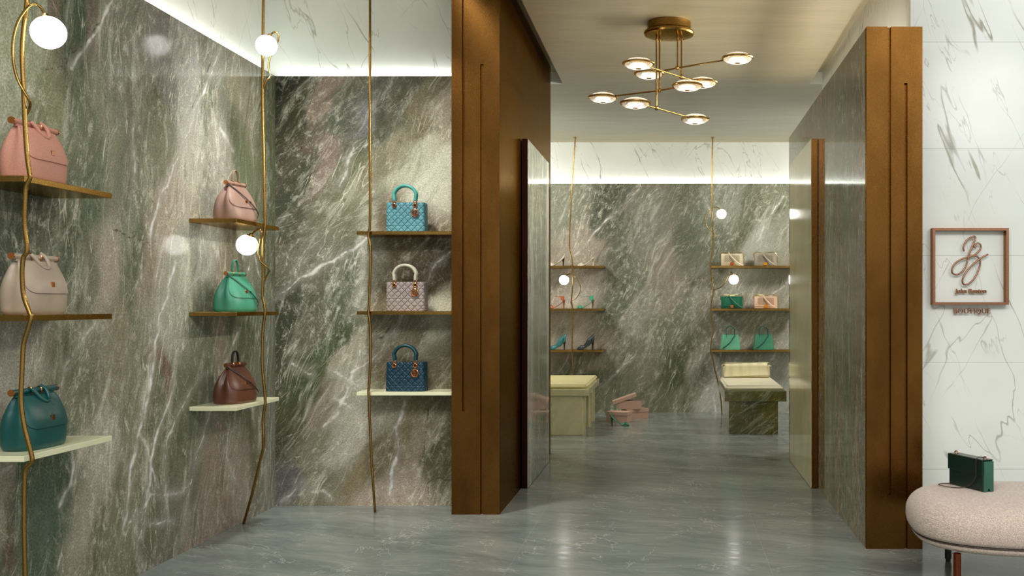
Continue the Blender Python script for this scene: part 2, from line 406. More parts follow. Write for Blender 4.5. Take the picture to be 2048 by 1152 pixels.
XW = -2.38; YN = 6.144; YR = 11.54; TOP = 2.58; CEIL = 3.06
def lw(x, y):  # photo point on the left wall plane -> (along, up)
    Z = XW*F/(x-VX); return (Z, EYE-(y-VY)/F*Z)
def bw(x, y, Z=YN): p = P(x, y, Z); return (p.x, p.z)
T = lambda f, L: [(f(x, y), C(*c), *r) for x, y, c, *r in L]
left_t = T(lw, [(20, 100, (150, 158, 130)), (100, 50, (112, 98, 88), .05), (150, 60, (66, 84, 64)), (185, 20, (112, 100, 92), .05), (240, 40, (116, 120, 110)), (200, 200, (125, 130, 104)), (150, 250, (100, 112, 80)), (60, 250, (128, 134, 100)), (330, 130, (122, 118, 118)), (380, 120, (150, 148, 148)), (430, 130, (125, 125, 115)), (420, 200, (92, 100, 78)),
 (500, 200, (136, 130, 110)), (535, 250, (98, 110, 72)), (300, 250, (112, 116, 92)), (420, 270, (158, 154, 146)), (360, 300, (160, 158, 148)), (250, 350, (110, 114, 96)), (480, 330, (108, 120, 88)), (150, 420, (84, 98, 80)), (250, 470, (116, 122, 100)), (330, 450, (150, 138, 124)), (400, 480, (156, 154, 142)), (50, 450, (72, 84, 70)),
 (300, 500, (128, 118, 98)), (220, 560, (152, 142, 126)), (350, 600, (142, 142, 128)), (180, 620, (116, 118, 98)), (450, 600, (138, 126, 104)), (20, 640, (150, 150, 140)), (60, 720, (160, 158, 148)), (140, 760, (108, 114, 88)), (230, 740, (126, 118, 92)), (400, 700, (112, 120, 98)), (480, 720, (98, 110, 80)), (323, 750, (100, 60, 48), .02), (265, 540, (90, 100, 72)),
 (80, 960, (62, 88, 60)), (110, 1000, (52, 84, 60)), (60, 940, (62, 100, 76), .3), (20, 950, (150, 138, 120)), (25, 1060, (88, 52, 44), .15), (10, 1110, (84, 98, 70)), (180, 950, (158, 152, 136)), (200, 1060, (122, 122, 96)), (300, 900, (98, 104, 76)), (350, 1020, (108, 108, 92)), (430, 950, (138, 118, 104)), (470, 900, (160, 142, 132)), (520, 850, (124, 118, 92)), (540, 950, (134, 134, 124)), (350, 850, (92, 100, 74)), (540, 520, (100, 106, 74)), (530, 700, (120, 124, 104)), (-200, 300, (130, 130, 110)), (-300, 900, (110, 116, 92)), (-600, 600, (120, 124, 100))])
left_v = [[lw(*p) for p in L] for L in [
 [(235, -10), (210, 30), (178, 80), (150, 120), (135, 150)], [(440, 90), (420, 140), (402, 190), (385, 250), (352, 330), (325, 400), (300, 470)], [(355, 520), (345, 560), (335, 600), (312, 680), (300, 740), (290, 800), (278, 866)],
 [(268, 250), (266, 300), (264, 360)], [(195, 640), (178, 672), (160, 700), (130, 745), (118, 800)], [(402, 765), (378, 785), (352, 830), (338, 880), (338, 920), (336, 975)],
 [(278, 866), (275, 900), (263, 940), (262, 980), (255, 1040), (243, 1090)], [(305, 980), (297, 1010), (290, 1060), (278, 1100), (287, 1148)], [(385, 968), (362, 982), (337, 975), (305, 982), (292, 1012), (262, 1048)],
 [(420, 820), (408, 885), (400, 912), (385, 968), (368, 1040), (362, 1090)], [(345, 760), (330, 800), (316, 850), (304, 950), (288, 1040)], [(280, 866), (296, 885), (312, 930), (325, 965)],
 [(150, 925), (140, 970), (118, 1010)], [(470, 330), (450, 380)], [(500, 480), (525, 555)], [(510, 470), (490, 560)], [(480, 660), (440, 760), (420, 830)], [(445, 260), (470, 300)], [(20, 935), (0, 960)], [(462, 845), (455, 900), (470, 960)], [(295, 1045), (320, 1047), (345, 1048)]]]
left_c = [[lw(*p) for p in L] for L in [[(205, 30), (180, 60), (160, 90), (140, 112), (125, 148), (105, 150), (85, 155)], [(255, 440), (270, 465), (285, 480), (300, 490)], [(220, 450), (255, 462), (285, 480)], [(420, 110), (400, 180), (385, 215)]]]
niche_t = T(bw, [(570, 200, (56, 62, 42)), (600, 235, (58, 64, 40)), (640, 210, (140, 120, 104)), (610, 300, (110, 96, 84)), (690, 230, (84, 90, 80)), (740, 260, (82, 88, 68)), (725, 230, (104, 108, 112), .5), (780, 200, (84, 84, 72)), (850, 220, (112, 102, 74)), (895, 230, (145, 134, 112)), (830, 320, (172, 170, 150)), (880, 400, (186, 186, 170)),  # stone tones at right carry painted light pool and shade below top shelf
 (770, 330, (128, 122, 96)), (650, 330, (128, 108, 96)), (580, 380, (72, 78, 62)), (700, 380, (96, 102, 66)), (640, 450, (112, 110, 86)), (600, 520, (112, 112, 96)), (680, 560, (78, 90, 64)), (720, 520, (146, 146, 132)), (800, 500, (110, 92, 66)), (850, 540, (96, 78, 54)), (880, 620, (176, 176, 156)), (620, 640, (100, 100, 80)), (560, 650, (52, 60, 40)), (565, 850, (66, 68, 42)),
 (655, 660, (68, 86, 44)), (625, 730, (70, 84, 40)), (700, 700, (150, 142, 120)), (730, 780, (162, 156, 140)), (590, 810, (72, 78, 42)), (650, 780, (128, 114, 94)), (700, 870, (156, 154, 138)), (620, 900, (120, 118, 92)), (570, 980, (98, 96, 96)), (660, 980, (112, 110, 84)), (800, 700, (124, 112, 86)), (780, 880, (118, 102, 60)), (850, 860, (140, 126, 98)), (885, 900, (96, 94, 54)), (830, 970, (160, 142, 124)), (870, 820, (120, 108, 76)), (950, 600, (110, 100, 80))])
niche_v = [[bw(*p) for p in L] for L in [[(903, 505), (870, 530), (846, 572), (800, 640), (760, 700), (742, 722), (700, 750)], [(660, 745), (700, 765), (730, 785)], [(590, 725), (620, 755)], [(670, 795), (700, 820)], [(600, 975), (640, 990), (655, 1010)], [(560, 1000), (600, 960)], [(810, 800), (790, 860), (785, 920), (770, 1000)], [(545, 600), (640, 540), (735, 480)], [(700, 300), (670, 380)], [(720, 700), (690, 790), (650, 850)]]]
niche_c = [[bw(*p) for p in L] for L in [[(600, 170), (598, 230), (605, 270), (600, 330)], [(905, 960), (880, 955), (860, 965), (852, 1010)], [(845, 820), (836, 900), (850, 960)], [(840, 560), (800, 625), (760, 680)]]]
rb = lambda x, y: bw(x, y, YR)
rear_t = T(rb, [(1130, 420, (124, 128, 112)), (1210, 440, (72, 82, 66)), (1250, 400, (76, 84, 70)), (1290, 400, (118, 116, 100)), (1350, 420, (106, 108, 88)), (1450, 400, (132, 136, 122)), (1550, 400, (126, 128, 108)), (1170, 500, (150, 138, 126)), (1235, 490, (88, 94, 82)), (1300, 470, (122, 124, 110)), (1400, 480, (96, 104, 84)), (1480, 430, (100, 106, 80)), (1500, 490, (160, 160, 150)),
 (1160, 600, (168, 156, 146)), (1250, 580, (92, 102, 88)), (1330, 560, (134, 124, 110)), (1400, 600, (128, 126, 112)), (1275, 620, (140, 138, 128)), (1200, 700, (134, 122, 106)), (1300, 700, (120, 116, 98)), (1350, 650, (104, 112, 88)), (1365, 740, (66, 78, 42)), (1250, 780, (110, 112, 88)), (1400, 720, (130, 128, 118)), (1440, 780, (168, 168, 166), .6), (1560, 800, (160, 162, 158)), (1520, 640, (142, 138, 124)), (1350, 800, (116, 118, 92)), (1230, 740, (112, 112, 92)), (1180, 760, (80, 90, 60))])
rear_v = [[rb(*p) for p in L] for L in [[(1282, 372), (1262, 400), (1225, 438), (1180, 480), (1150, 512)], [(1270, 712), (1235, 745), (1205, 770)], [(1420, 710), (1430, 740), (1412, 780), (1395, 810)], [(1428, 712), (1438, 760), (1430, 790), (1436, 830)], [(1470, 620), (1450, 670), (1442, 712)], [(1550, 705), (1530, 740), (1510, 780)], [(1577, 650), (1555, 690), (1545, 720)], [(1500, 500), (1520, 470), (1545, 430), (1570, 400)], [(1540, 600), (1575, 570)], [(1395, 380), (1420, 430)]]]
rear_c = [[rb(*p) for p in L] for L in [[(1560, 385), (1535, 420), (1520, 445)], [(1285, 372), (1228, 436)]]]

slab('wall_left', 'x', XW, .06, 1.0, YN, 0, TOP, M_left, .012, left_t, left_v, left_c, (lw(470, 900)[0], lw(282, 300)[0]), lean=.15)
slab('wall_left_upper', 'x', -2.45, .1, 1.0, 6.22, TOP-.12, CEIL, M_white)
slab('wall_niche', 'y', YN, .0555, XW, -1.27, 0, TOP, M_niche, .012, niche_t, niche_v, niche_c, lean=.5)
slab('wall_niche_upper', 'y', 6.2, .1, -2.45, -1.27, 0, CEIL, M_white)
slab('wall_back', 'y', YR, .0895, -3.0, 3.0, 0, TOP, M_rear, .016, rear_t, rear_v, rear_c, lean=.45)
slab('wall_back_upper', 'y', YR+.09, .1, -3.0, 3.0, 0, 3.06, M_white)
side_t = [((5.3, 2.3), C(124, 106, 100)), ((5.8, 1.9), C(100, 100, 86)), ((6.3, 2.2), C(120, 100, 96)), ((7.3, 2.3), C(128, 104, 100)), ((6.0, 1.3), C(134, 136, 128)), ((5.4, 1.2), C(92, 100, 82)), ((6.2, .7), C(118, 112, 84)), ((5.3, .4), C(122, 106, 82)), ((6.0, .2), C(112, 96, 66)), ((5.6, 1.7), C(104, 110, 122), .4)]
slab('wall_right', 'X', .9605, .28, 5.09, 8.41, 0, TOP, M_side, .03, side_t)
slab('wall_right_upper', 'X', 1.2583, .1, 5.49, 8.59, TOP-.2, 3.16, M_white)
slab('wall_front_right', 'y', 5.4, .1, 1.258, 4.2, 0, 4.2, M_whitet)
slab('wall_rear_left', 'y', 8.44, .1, -3.0, -1.27, 0, CEIL, M_white)      # room side partitions of the back room
slab('wall_rear_right', 'y', 8.5, .09, 1.26, 3.0, 0, CEIL, M_white)
slab('wall_rear_end_left', 'x', -3.0, .1, 8.4, YR+.2, 0, CEIL, M_white)
slab('wall_rear_end_right', 'X', 3.0, .1, 8.4, YR+.2, 0, CEIL, M_white)
fl = MB().box(-4.5, 4.5, -2.5, 11.9, -.1, 0).build('floor', M_floor); struct(fl)
cb = MB()
cb.box(-2.56, -1.33, 2.2, 6.3, CEIL, CEIL+.1)            # niche part
cb.box(-.915, 1.156, 2.2, 8.59, CEIL, CEIL+.09)          # aisle part between the two slots
cb.box(-1.27, 1.258, 2.2, 8.6, CEIL+.1, CEIL+.14)        # closing the slots
cb.box(-3.1, 3.1, 8.59, 11.9, CEIL, CEIL+.1)
struct(cb.build('ceiling', M_ceil))
tr = MB().box(-1.27, -.9, 8.575, 8.5895, CEIL+.001, CEIL+.1).box(1.15, 1.258, 8.575, 8.5895, CEIL+.001, CEIL+.1)
struct(tr.build('trim_1', M_white))
# led strips lying on the ledges behind the stone slabs
def led(b, lab, mat=M_led):
    t = MB().box(*b).build('led_strip', mat)
    tag(t, lab, 'light strip')
led((XW-.058, XW-.033, 1.2, YN-.02, TOP+.0005, TOP+.005), 'white light strip hidden on the ledge above the left green stone wall')
led((XW+.02, -1.3, YN+.025, YN+.05, TOP+.0005, TOP+.005), 'white light strip hidden on the ledge above the niche stone wall')
led((-2.9, 2.9, YR+.058, YR+.083, TOP+.0005, TOP+.005), 'white light strip hidden on the ledge above the rear stone wall')
M_led3 = emit('led strip dim', (.96, 1, .98, 1), 16)
led((1.15, 1.17, 5.5, 8.3, TOP+.0005, TOP+.008), 'white light strip hidden on the ledge above the right aisle wall', M_led3)

# ---------------------------------------------------------------- bronze portals and doors
def grooved_front(x0, x1, yf, yb, z0, z1, grooves, mat, name):
    """block whose front carries vertical channels: grooves = [(xa, xb, za, zb)]"""
    b = MB(); dp = .02
    xs = sorted({x0, x1} | {g[0] for g in grooves} | {g[1] for g in grooves})
    zs = sorted({z0, z1} | {g[2] for g in grooves} | {g[3] for g in grooves})
    for i in range(len(xs)-1):
        for j in range(len(zs)-1):
            cx = (xs[i]+xs[i+1])/2; cz = (zs[j]+zs[j+1])/2
            ing = any(g[0] < cx < g[1] and g[2] < cz < g[3] for g in grooves)
            if not ing: b.box(xs[i], xs[i+1], yf, yf+dp, zs[j], zs[j+1])
    b.box(x0, x1, yf+dp, yb, z0, z1)
    return b.build(name, mat)
Zl = 5.893; px = lambda x, Z: (x-VX)/F*Z; pz = lambda y, Z: EYE-(y-VY)/F*Z
t = empty('bronze_pillar', (0, 0, 0))
tag(t, 'tall bronze clad pillar between the bag niche and the aisle, reaching the ceiling', 'pillar')
b = grooved_front(px(903, Zl), px(999, Zl), Zl, 8.37, 0, 3.155, [(px(924.5, Zl), px(930.5, Zl), pz(822, Zl), 3.155), (px(960.5, Zl), px(966.5, Zl), .0, pz(128, Zl))], M_bronze, 'cladding'); b.parent = t
Zr = 5.057
t = empty('bronze_pillar', (0, 0, 0))
tag(t, 'bronze pillar front beside the white marble wall and the round seat', 'pillar')
b = grooved_front(.9605, px(1845, Zr), Zr, 5.0895, 0, 2.58, [(px(1775, Zr), px(1782, Zr), pz(990, Zr), 2.58), (px(1808, Zr), px(1815, Zr), 0, pz(166, Zr))], M_bronze, 'cladding'); b.parent = t
b = MB().box(.9605, 1.237, 5.0901, 5.4, TOP-.0001, TOP).build('side_return', M_bronze, t)
def door(name, xa, xb, ya, yb, face, edge, fx):
    t = empty(name, (0, 0, 0)); struct(t)
    c = MB().box(xa, xb, ya, yb, 0.002, 2.3).build('door_edge', edge, t); 
    if fx == xb: s = slab('door_face', 'x', xb+.003, .0028, ya, yb, .004, 2.298, face, None)
    else: s = slab('door_face', 'X', xa-.003, .0028, ya, yb, .004, 2.298, face, None)
    s.parent = t; del s['kind']
    return t
door('door_1', -.9865, -.950, 6.733, 7.88, M_doorst, M_bronze_d, -.950)
door('door_2', .917, .957, 6.733, 7.93, M_cream, M_bronze, .917)

# ---------------------------------------------------------------- shelves
def shelf(x0, x1, y0, y1, ztop, mat, lab, group, th=.02):
    o = MB().box(x0, x1, y0, y1, ztop-th, ztop, .0012).build('wall_shelf', mat); tag(o, lab, 'shelf', group); return o
HS = (1.632, 1.170, .703)
nm = ('brass wall shelf', 'brass wall shelf', 'cream wall shelf')
pos = ('top', 'middle', 'bottom')
b1 = ('the pink woven handbag', 'the taupe handbag by the near rod', 'the large teal handbag'); b2 = ('the dusty rose handbag', 'the mint handbag', 'the brown handbag')
b3 = ('the turquoise quilted bag', 'the pale grey quilted bag', 'the dark teal quilted bag')
for k in range(3):
    M = M_shelfcream if k == 2 else M_brass
    shelf(XW+.001, -2.146, 3.39, 3.925, HS[k], M, '%s under %s on the left stone wall' % (nm[k], b1[k]), 'shelves on the near rod')
    shelf(XW+.001, -2.146, 5.046, 5.591, HS[k], M, '%s under %s near the wall corner' % (nm[k], b2[k]), 'shelves on the corner rod')
    shelf(px(713, 5.915), -1.2705, 5.915, YN-.001, HS[k], M, '%s under %s beside the bronze pillar' % (nm[k], b3[k]), 'shelves beside the bronze pillar')
r4 = ('the two pale shoes', 'the tan and mint sandals', 'the two dark ankle boots'); r5 = ('the cream and grey quilted bags', 'the green and blush quilted bags', 'the two green totes')
for k, h in enumerate((1.645, 1.172, .714)):
    shelf(-1.5, px(1208, 11.31), 11.31, YR-.001, h, M_brass, 'brass wall shelf under %s in the back room' % r4[k], 'shoe shelves in the back room', .024)
    shelf(px(1423, 11.31), 1.36, 11.31, YR-.001, h, M_brass, 'brass wall shelf under %s in the back room' % r5[k], 'bag shelves in the back room', .024)

# ---------------------------------------------------------------- rods with globe lamps
def rod(path, Z, lamps, lab, r=.0072, foot=None, group='slender brass display rods'):
    pts = [P(p[0], p[1], p[2] if len(p) > 2 else Z) for p in path]
    top = pts[0].copy(); top.z = CEIL-.001; pts = [top]+[p for p in pts if p.z < CEIL-.02]
    base = pts[-1].copy(); base.z = 0
    t = empty('display_rod', base); tag(t, lab, 'rod', group)
    off = [p-base for p in pts]
    MB().tube(spline(off, 6), r, 12).build('pole', M_brass, t)
    MB().cyl(off[0]-Vector((0, 0, .012)), off[0], r*2.2, 20).build('ceiling_cup', M_brass, t)
    for arm, (gx, gy), capd, gz in lamps:
        A = [P(p[0], p[1], p[2] if len(p) > 2 else Z)-base for p in arm]
        g = P(gx, gy, gz)-base
        cap = g+Vector(capd).normalized()*.05
        A[0] = cap+Vector(capd).normalized()*.006
        MB().tube(spline(A, 7), r*.62, 10).build('lamp_arm', M_brass, t)
        d = Vector(capd).normalized(); q = d.to_track_quat('Z', 'Y').to_matrix().to_4x4()
        M = Matrix.Translation(g) @ q
        MB().lathe([(.0205, .044), (.0215, .049), (.0205, .0535), (.010, .0555), (.0095, .062), (.005, .064)], 24, M).build('lamp_socket', M_brasslit, t)
        MB().sphere(g, .053, 40, 24).build('globe_shade', M_globe, t)
    return t
rod([(54, -40), (54, 0), (47, 60), (44, 110), (47, 180), (50, 250), (54, 310), (59, 345), (60, 356), (52, 375), (50, 400), (49, 450), (54, 500), (47, 515), (44, 545), (47, 590), (58, 622), (62, 635), (57, 655), (47, 690), (44, 740), (42, 800), (48, 850), (58, 890), (64, 915), (62, 926), (52, 937), (49, 960), (48, 1050), (50, 1150), (52, 1250), (50, 1341)], 3.372,
    [([(90, 32), (83, 17, 3.36), (73, 9, 3.35), (62, 10, 3.34), (50, 21, 3.34), (35, 46, 3.34), (26, 83, 3.34), (27, 125, 3.34), (35, 158, 3.345), (48, 183, 3.35), (59, 202, 3.36), (59, 217, 3.38), (51, 231, 3.38)], (97, 65), (-.18, 0, 1), 3.372)],
    'nearest brass rod, at the picture edge, with one large globe lamp above the pink handbag')
rod([(527, -30), (526, 60), (525, 200), (527, 300), (529, 400), (530, 450), (527, 480), (526, 510), (526, 560), (525, 590), (529, 612), (530, 628), (526, 660), (524, 720), (527, 760), (530, 790), (530, 812), (526, 840), (527, 890), (518, 930, 5.38), (505, 985, 5.45), (495, 1020, 5.55), (487, 1048, 5.637)], 5.33,
    [([(540, 75), (543, 68, 5.36), (549, 64, 5.38), (556, 68, 5.39), (557, 78, 5.39), (550, 95, 5.39), (540, 115, 5.38), (537, 135, 5.36), (540, 152, 5.345), (533, 162, 5.33), (527, 178, 5.33)], (533, 91), (.25, .1, 1), 5.30),
     ([(505, 468), (511, 462), (518, 459, 5.3), (523, 465, 5.3), (520, 485, 5.3), (517, 505, 5.3), (521, 522, 5.3), (537, 538, 5.31), (533, 553, 5.33), (526, 563, 5.33), (526, 570, 5.33)], (494, 490), (.4, 0, 1), 5.29)],
    'brass rod by the wall corner with two globe lamps beside the mint handbag')
rod([(740, -30), (740, 100), (740, 300), (740, 440), (738, 462), (737, 474), (741, 500), (740, 560), (738, 610), (737, 626), (740, 650), (741, 700), (739, 760), (737, 782), (738, 800), (740, 850), (743, 920), (747, 980), (750, 1024, 5.965)], 5.895, [], 'plain brass rod without a lamp beside the three quilted bags')
rod([(1150, 285), (1145, 360), (1139, 480), (1143, 510), (1145, 531), (1145, 575), (1143, 600), (1145, 617), (1145, 660), (1144, 700), (1146, 750), (1146, 834)], 11.29,
    [([(1133, 552), (1140, 548), (1150, 553), (1160, 569), (1160, 584), (1152, 597), (1142, 603), (1144, 613)], (1128, 560), (.5, 0, 1), 11.2)],
    'brass rod in the back room carrying one globe lamp above the sandals')
rod([(1425, 285), (1424, 400), (1426, 470), (1424, 505), (1421, 532), (1424, 560), (1427, 580), (1421, 617), (1424, 640), (1427, 660), (1423, 680), (1421, 701), (1425, 715), (1430, 740), (1436, 765), (1442, 800), (1444, 830)], 11.29,
    [([(1438, 418), (1432, 414), (1422, 418), (1414, 430), (1411, 444), (1416, 456), (1427, 465), (1429, 470), (1426, 476)], (1443, 428), (-.35, 0, 1), 11.2),
     ([(1465, 546), (1461, 544), (1455, 555), (1448, 568), (1440, 575), (1430, 579), (1427, 584)], (1467.5, 559), (-.15, 0, 1), 11.2)],
    'brass rod in the back room with two globe lamps beside the bag shelves')

# ---------------------------------------------------------------- chandelier
def chandelier():
    Z0 = 6.72; c = Vector((px(1338, Z0), Z0, CEIL))
    t = empty('chandelier', c); tag(t, 'brass ceiling chandelier with eight round glass lamps over the aisle', 'chandelier')
    MB().lathe([(.142, -.0005), (.143, -.045), (.15, -.055), (.163, -.062), (.166, -.074), (.16, -.084), (.13, -.088), (.01, -.089)], 64).build('canopy', M_brass, t)
    def glass():
        m = NT('textured glass'); o = m.obj()
        v = m.n('ShaderNodeTexVoronoi', feature='DISTANCE_TO_EDGE'); m.l(o, v.inputs[0]); v.inputs['Scale'].default_value = 75
        n = m.noise(o, 55, 3)
        tr_ = m.n('ShaderNodeBsdfTransparent'); tr_.inputs[0].default_value = (.98, .95, .88, 1)
        gl = m.n('ShaderNodeBsdfGlossy'); gl.inputs['Roughness'].default_value = .12; gl.inputs[0].default_value = (1, .96, .88, 1)
        tl = m.n('ShaderNodeBsdfTranslucent'); tl.inputs[0].default_value = (1, .98, .93, 1)
        bp = m.n('ShaderNodeBump'); m.l(n, bp.inputs['Height']); bp.inputs['Distance'].default_value = .01
        m.l(bp.outputs[0], gl.inputs['Normal'])
        m1 = m.n('ShaderNodeMixShader'); m.put(m1.inputs[0], m.mapr(v.outputs['Distance'], .0, .12, .95, .5)); m.l(tr_.outputs[0], m1.inputs[1]); m.l(tl.outputs[0], m1.inputs[2])
        m2 = m.n('ShaderNodeMixShader'); m2.inputs[0].default_value = .16; m.l(m1.outputs[0], m2.inputs[1]); m.l(gl.outputs[0], m2.inputs[2])
        m.l(m2.outputs[0], m.t.nodes['Material Output'].inputs[0]); return m.m
    G = glass()
    def loc(x, h, y=None, Z=None):
        if Z is None: Z = (h-EYE)*F/(VY-y)
        return Vector((px(x, Z), Z, h))-c
    joints = [((1355, 137), Z0-.0, [(1475, 116), (1298, 147)]), ((1363, 153), Z0, [(1277, 127), (1405, 165)]),
              ((1319, 180), Z0, [(1206, 195), (1375, 171)]), ((1313, 217), Z0, [(1271, 206), (1390, 238)])]
    for i, ((jx, jy), jz, ds) in enumerate(joints):
        h = pz(jy, jz); j = loc(jx, h, Z=jz)
        j.y += (-.05, .05, .05, -.05)[i]*.3
        rad = Vector((j.x, j.y, 0)); inn = rad*.55
        topp = Vector((j.x, j.y, -.10)); side = (1 if i < 2 else -1)*(-1 if i in (0, 3) else 1)
        MB().tube(spline([Vector((j.x-.006*0, j.y+.03, -.085)), Vector((j.x, j.y+.012, -.092)), Vector((j.x, j.y, -.11)), Vector((j.x, j.y, -.2)), j], 6), .0055, 12).build('drop_rod', M_brass, t)
        MB().sphere(j, .0155, 20, 12).build('joint', M_brasslit, t)
        ends = []
        for (x, y) in ds: ends.append(loc(x, h, y))
        MB().tube([ends[0]+(j-ends[0]).normalized()*.09, j, ends[1]+(j-ends[1]).normalized()*.09], .0052, 12).build('arm', M_brass, t)
        for e in ends:
            L = MB().lathe([(.0965, -.006), (.1, -.005), (.102, 0), (.1, .005), (.0965, .006), (.092, .004), (.092, -.004)], 48).build('lamp_ring', M_brasslit, t, e)
            MB().lathe([(.091, 0), (.086, -.012), (.07, -.024), (.045, -.031), (.024, -.033), (.02, -.029)], 40).build('lower_lens', G, L)
            MB().lathe([(.091, .001), (.085, .011), (.068, .022), (.04, .03), (.02, .031)], 40).build('upper_lens', G, L)
            MB().lathe([(.02, -.022), (.042, -.018), (.052, -.006), (.055, 0), (.052, .006), (.042, .014), (.02, .018)], 28).build('led_core', M_led2, L)
            MB().lathe([(.018, -.034), (.017, -.028), (.004, -.028)], 20).build('finial', M_brass, L)
chandelier()

# ---------------------------------------------------------------- handbags
def se(c, n): return math.copysign(abs(c)**(2/n), c)
def dome_bag(name, loc, rz, body_m, flap_m, trim_m, lab, handle='up', strap=None, sc=1.0, tp=.40, pn=.30, te=1.55, tk=.80, grp='doctor style handbags on the left wall', L=.25, H=.172, Td=.125):
    """long axis = local x, front = local -y"""
    t = empty(name, loc, rz, sc); tag(t, lab, 'handbag', grp)
    def half_l(z): s = z/H; return L/2*(.955+.09*math.sin(min(s, .75)/.75*math.pi)*.7) * (1-tp*max(0, (s-.48)/.52)**2.4)
    def half_t(z): s = z/H; return Td/2*(1.0+.06*math.sin(s*math.pi))*(1-tk*s**te)
    rows, n = 26, 72; v = []; f = []
    for i in range(rows+1):
        z = H*i/rows; l = half_l(z); th = half_t(z); inset = 1
        if i == 0: inset = .93
        elif i == 1: inset = .985
        for k in range(n):
            a = 2*math.pi*k/n; x = l*se(math.cos(a), 3.6)*inset; y = th*se(math.sin(a), 2.6)*inset
            pin = pn*(z/H)**.8*math.exp(-(y/(.34*th+.001))**2) if abs(math.cos(a)) > .5 else 0
            v.append((x*(1-pin), y, z))
    for i in range(rows):
        for k in range(n): f.append((i*n+k, i*n+(k+1) % n, (i+1)*n+(k+1) % n, (i+1)*n+k))
    f.append(tuple(range(n-1, -1, -1))); f.append(tuple(rows*n+k for k in range(n)))
    MB().add(v, f, True).build('body', body_m, t)
    def fy(x, z):
        l = half_l(z); th = half_t(z); q = min(.995, abs(x)/l); c_ = q**(3.6/2); s_ = math.sqrt(max(0, 1-c_*c_)); return -th*s_**(2/2.6)
    # flap over the front
    A, B = 30, 20; v = []; f = []; th_ = .0032
    zb = H*.40
    for side in (0, 1):
        for i in range(A+1):
            for j in range(B+1):
                u = -1+2*i/A; s = j/B
                z = (H+.001)*(1-s)+zb*s
                z0 = z
                wd = half_l(z)*.90
                cr = .032
                if z-zb < cr: wd = wd-cr*1.0+math.sqrt(max(0, cr*cr-(cr-(z-zb))**2))
                x = u*wd; y = fy(x, min(z, H))-.0012-(th_ if side == 0 else 0)
                v.append((x, y, z))
    K = (A+1)*(B+1)
    for i in range(A):
        for j in range(B):
            a = i*(B+1)+j; f.append((a, a+1, a+B+2, a+B+1)); f.append((K+a, K+a+B+1, K+a+B+2, K+a+1))
    for i in range(A):
        for j in (0, B): a = i*(B+1)+j; f.append((a, a+B+1, K+a+B+1, K+a))
    for j in range(B):
        for i in (0, A): a = i*(B+1)+j; f.append((a, a+1, K+a+1, K+a))
    fo = MB().add(v, f, True).build('flap', flap_m, t)
    zt = H*.57; y = fy(0, zt)-.006
    MB().box(-.0095, .0095, y-.0015, y+.003, zt-.009, zt+.009, .001).build('name_plate', M_gold if trim_m != 'dark' else M_copper, fo)
    MB().box(-half_l(H)*.97, half_l(H)*.97, -.006, .006, H-.003, H+.010, .002).build('top_rim', flap_m, t)
    bl = half_l(H)*1.12 if handle == 'down' else half_l(H)*1.0
    MB().cyl((-bl, 0, H+.0155), (bl, 0, H+.0155), .0105, 18).build('frame_bar', flap_m, t)
    for s in (-1, 1): MB().cyl((s*bl, 0, H+.0155), (s*(bl+.005), 0, H+.0155), .0118, 18).build('bar_cap', M_gold, t)
    hx = .026
    for s in (-1, 1):
        MB().tube([(s*hx+.0*k, .0105*math.cos(k*math.pi/8), H+.0155+.0125*math.sin(k*math.pi/8)) for k in range(16)], .0028, 8, closed=True).build('handle_ring', M_gold, t)
    hm = body_m if trim_m in (None, 'dark') else trim_m
    if handle == 'up':
        pts = [(hx*math.cos(a)*1.0, 0, H+.028+.058*math.sin(a)**.8) for a in [math.pi*k/20 for k in range(1, 20)]]
        pts = [(hx, 0, H+.02)]+pts+[(-hx, 0, H+.02)]
        MB().tube(pts, .0075, 10, flat=(1, 0, 0)).build('handle', hm, t)
    else:
        pts = spline([(-hx-.012, -.012, H+.025), (-hx-.006, -.022, H+.012), (-.018, -.034, H-.012), (.004, -.040, H-.024), (.024, -.037, H-.018), (hx+.006, -.030, H-.002), (hx+.008, -.018, H+.018), (hx+.0, -.004, H+.032)], 6)
        MB().tube(pts, .0065, 10).build('handle', hm, t)
    if strap:
        x0, x1 = -L*.34, L*.46
        pts = [(-half_l(H)-.004, -.008, H+.016)]
        for k in range(0, 11):
            s = k/10; x = x0*(.78)+(x1-x0*.78)*s; z = H*.97+(H*.16-H*.97)*s
            pts.append((x, fy(x, z)-.0085-.004*math.sin(s*math.pi), z))
        sp = MB().tube(spline(pts, 4), .0045, 8, flat=(0, 1, .2)).build('shoulder_strap', strap, t)
        q = Vector(pts[6]); MB().box(q.x-.005, q.x+.005, q.y-.004, q.y, q.z-.005, q.z+.005, .001).build('strap_buckle', M_darkhw, sp)
        MB().tube([(-half_l(H)-.003, -.004, H+.016), (-half_l(H)+.012, -.014, H+.004)], .0042, 8).build('strap_clasp', M_gold, t)
    return t
Lm = lambda r, g, b, ro=.42: leather('leather %d %d %d' % (r, g, b), C(r, g, b), ro)
m_pink = simple('pink woven raffia', C(176, 124, 106), .7, 0, .22, 420, .0006)
m_taupe = Lm(166, 150, 132); m_teal = Lm(8, 74, 72, .38)
m_rose = Lm(150, 120, 107); m_mint = Lm(66, 146, 118); m_brown = Lm(92, 55, 38, .36)
m_dark = simple('dark strap leather', C(48, 34, 30), .4)
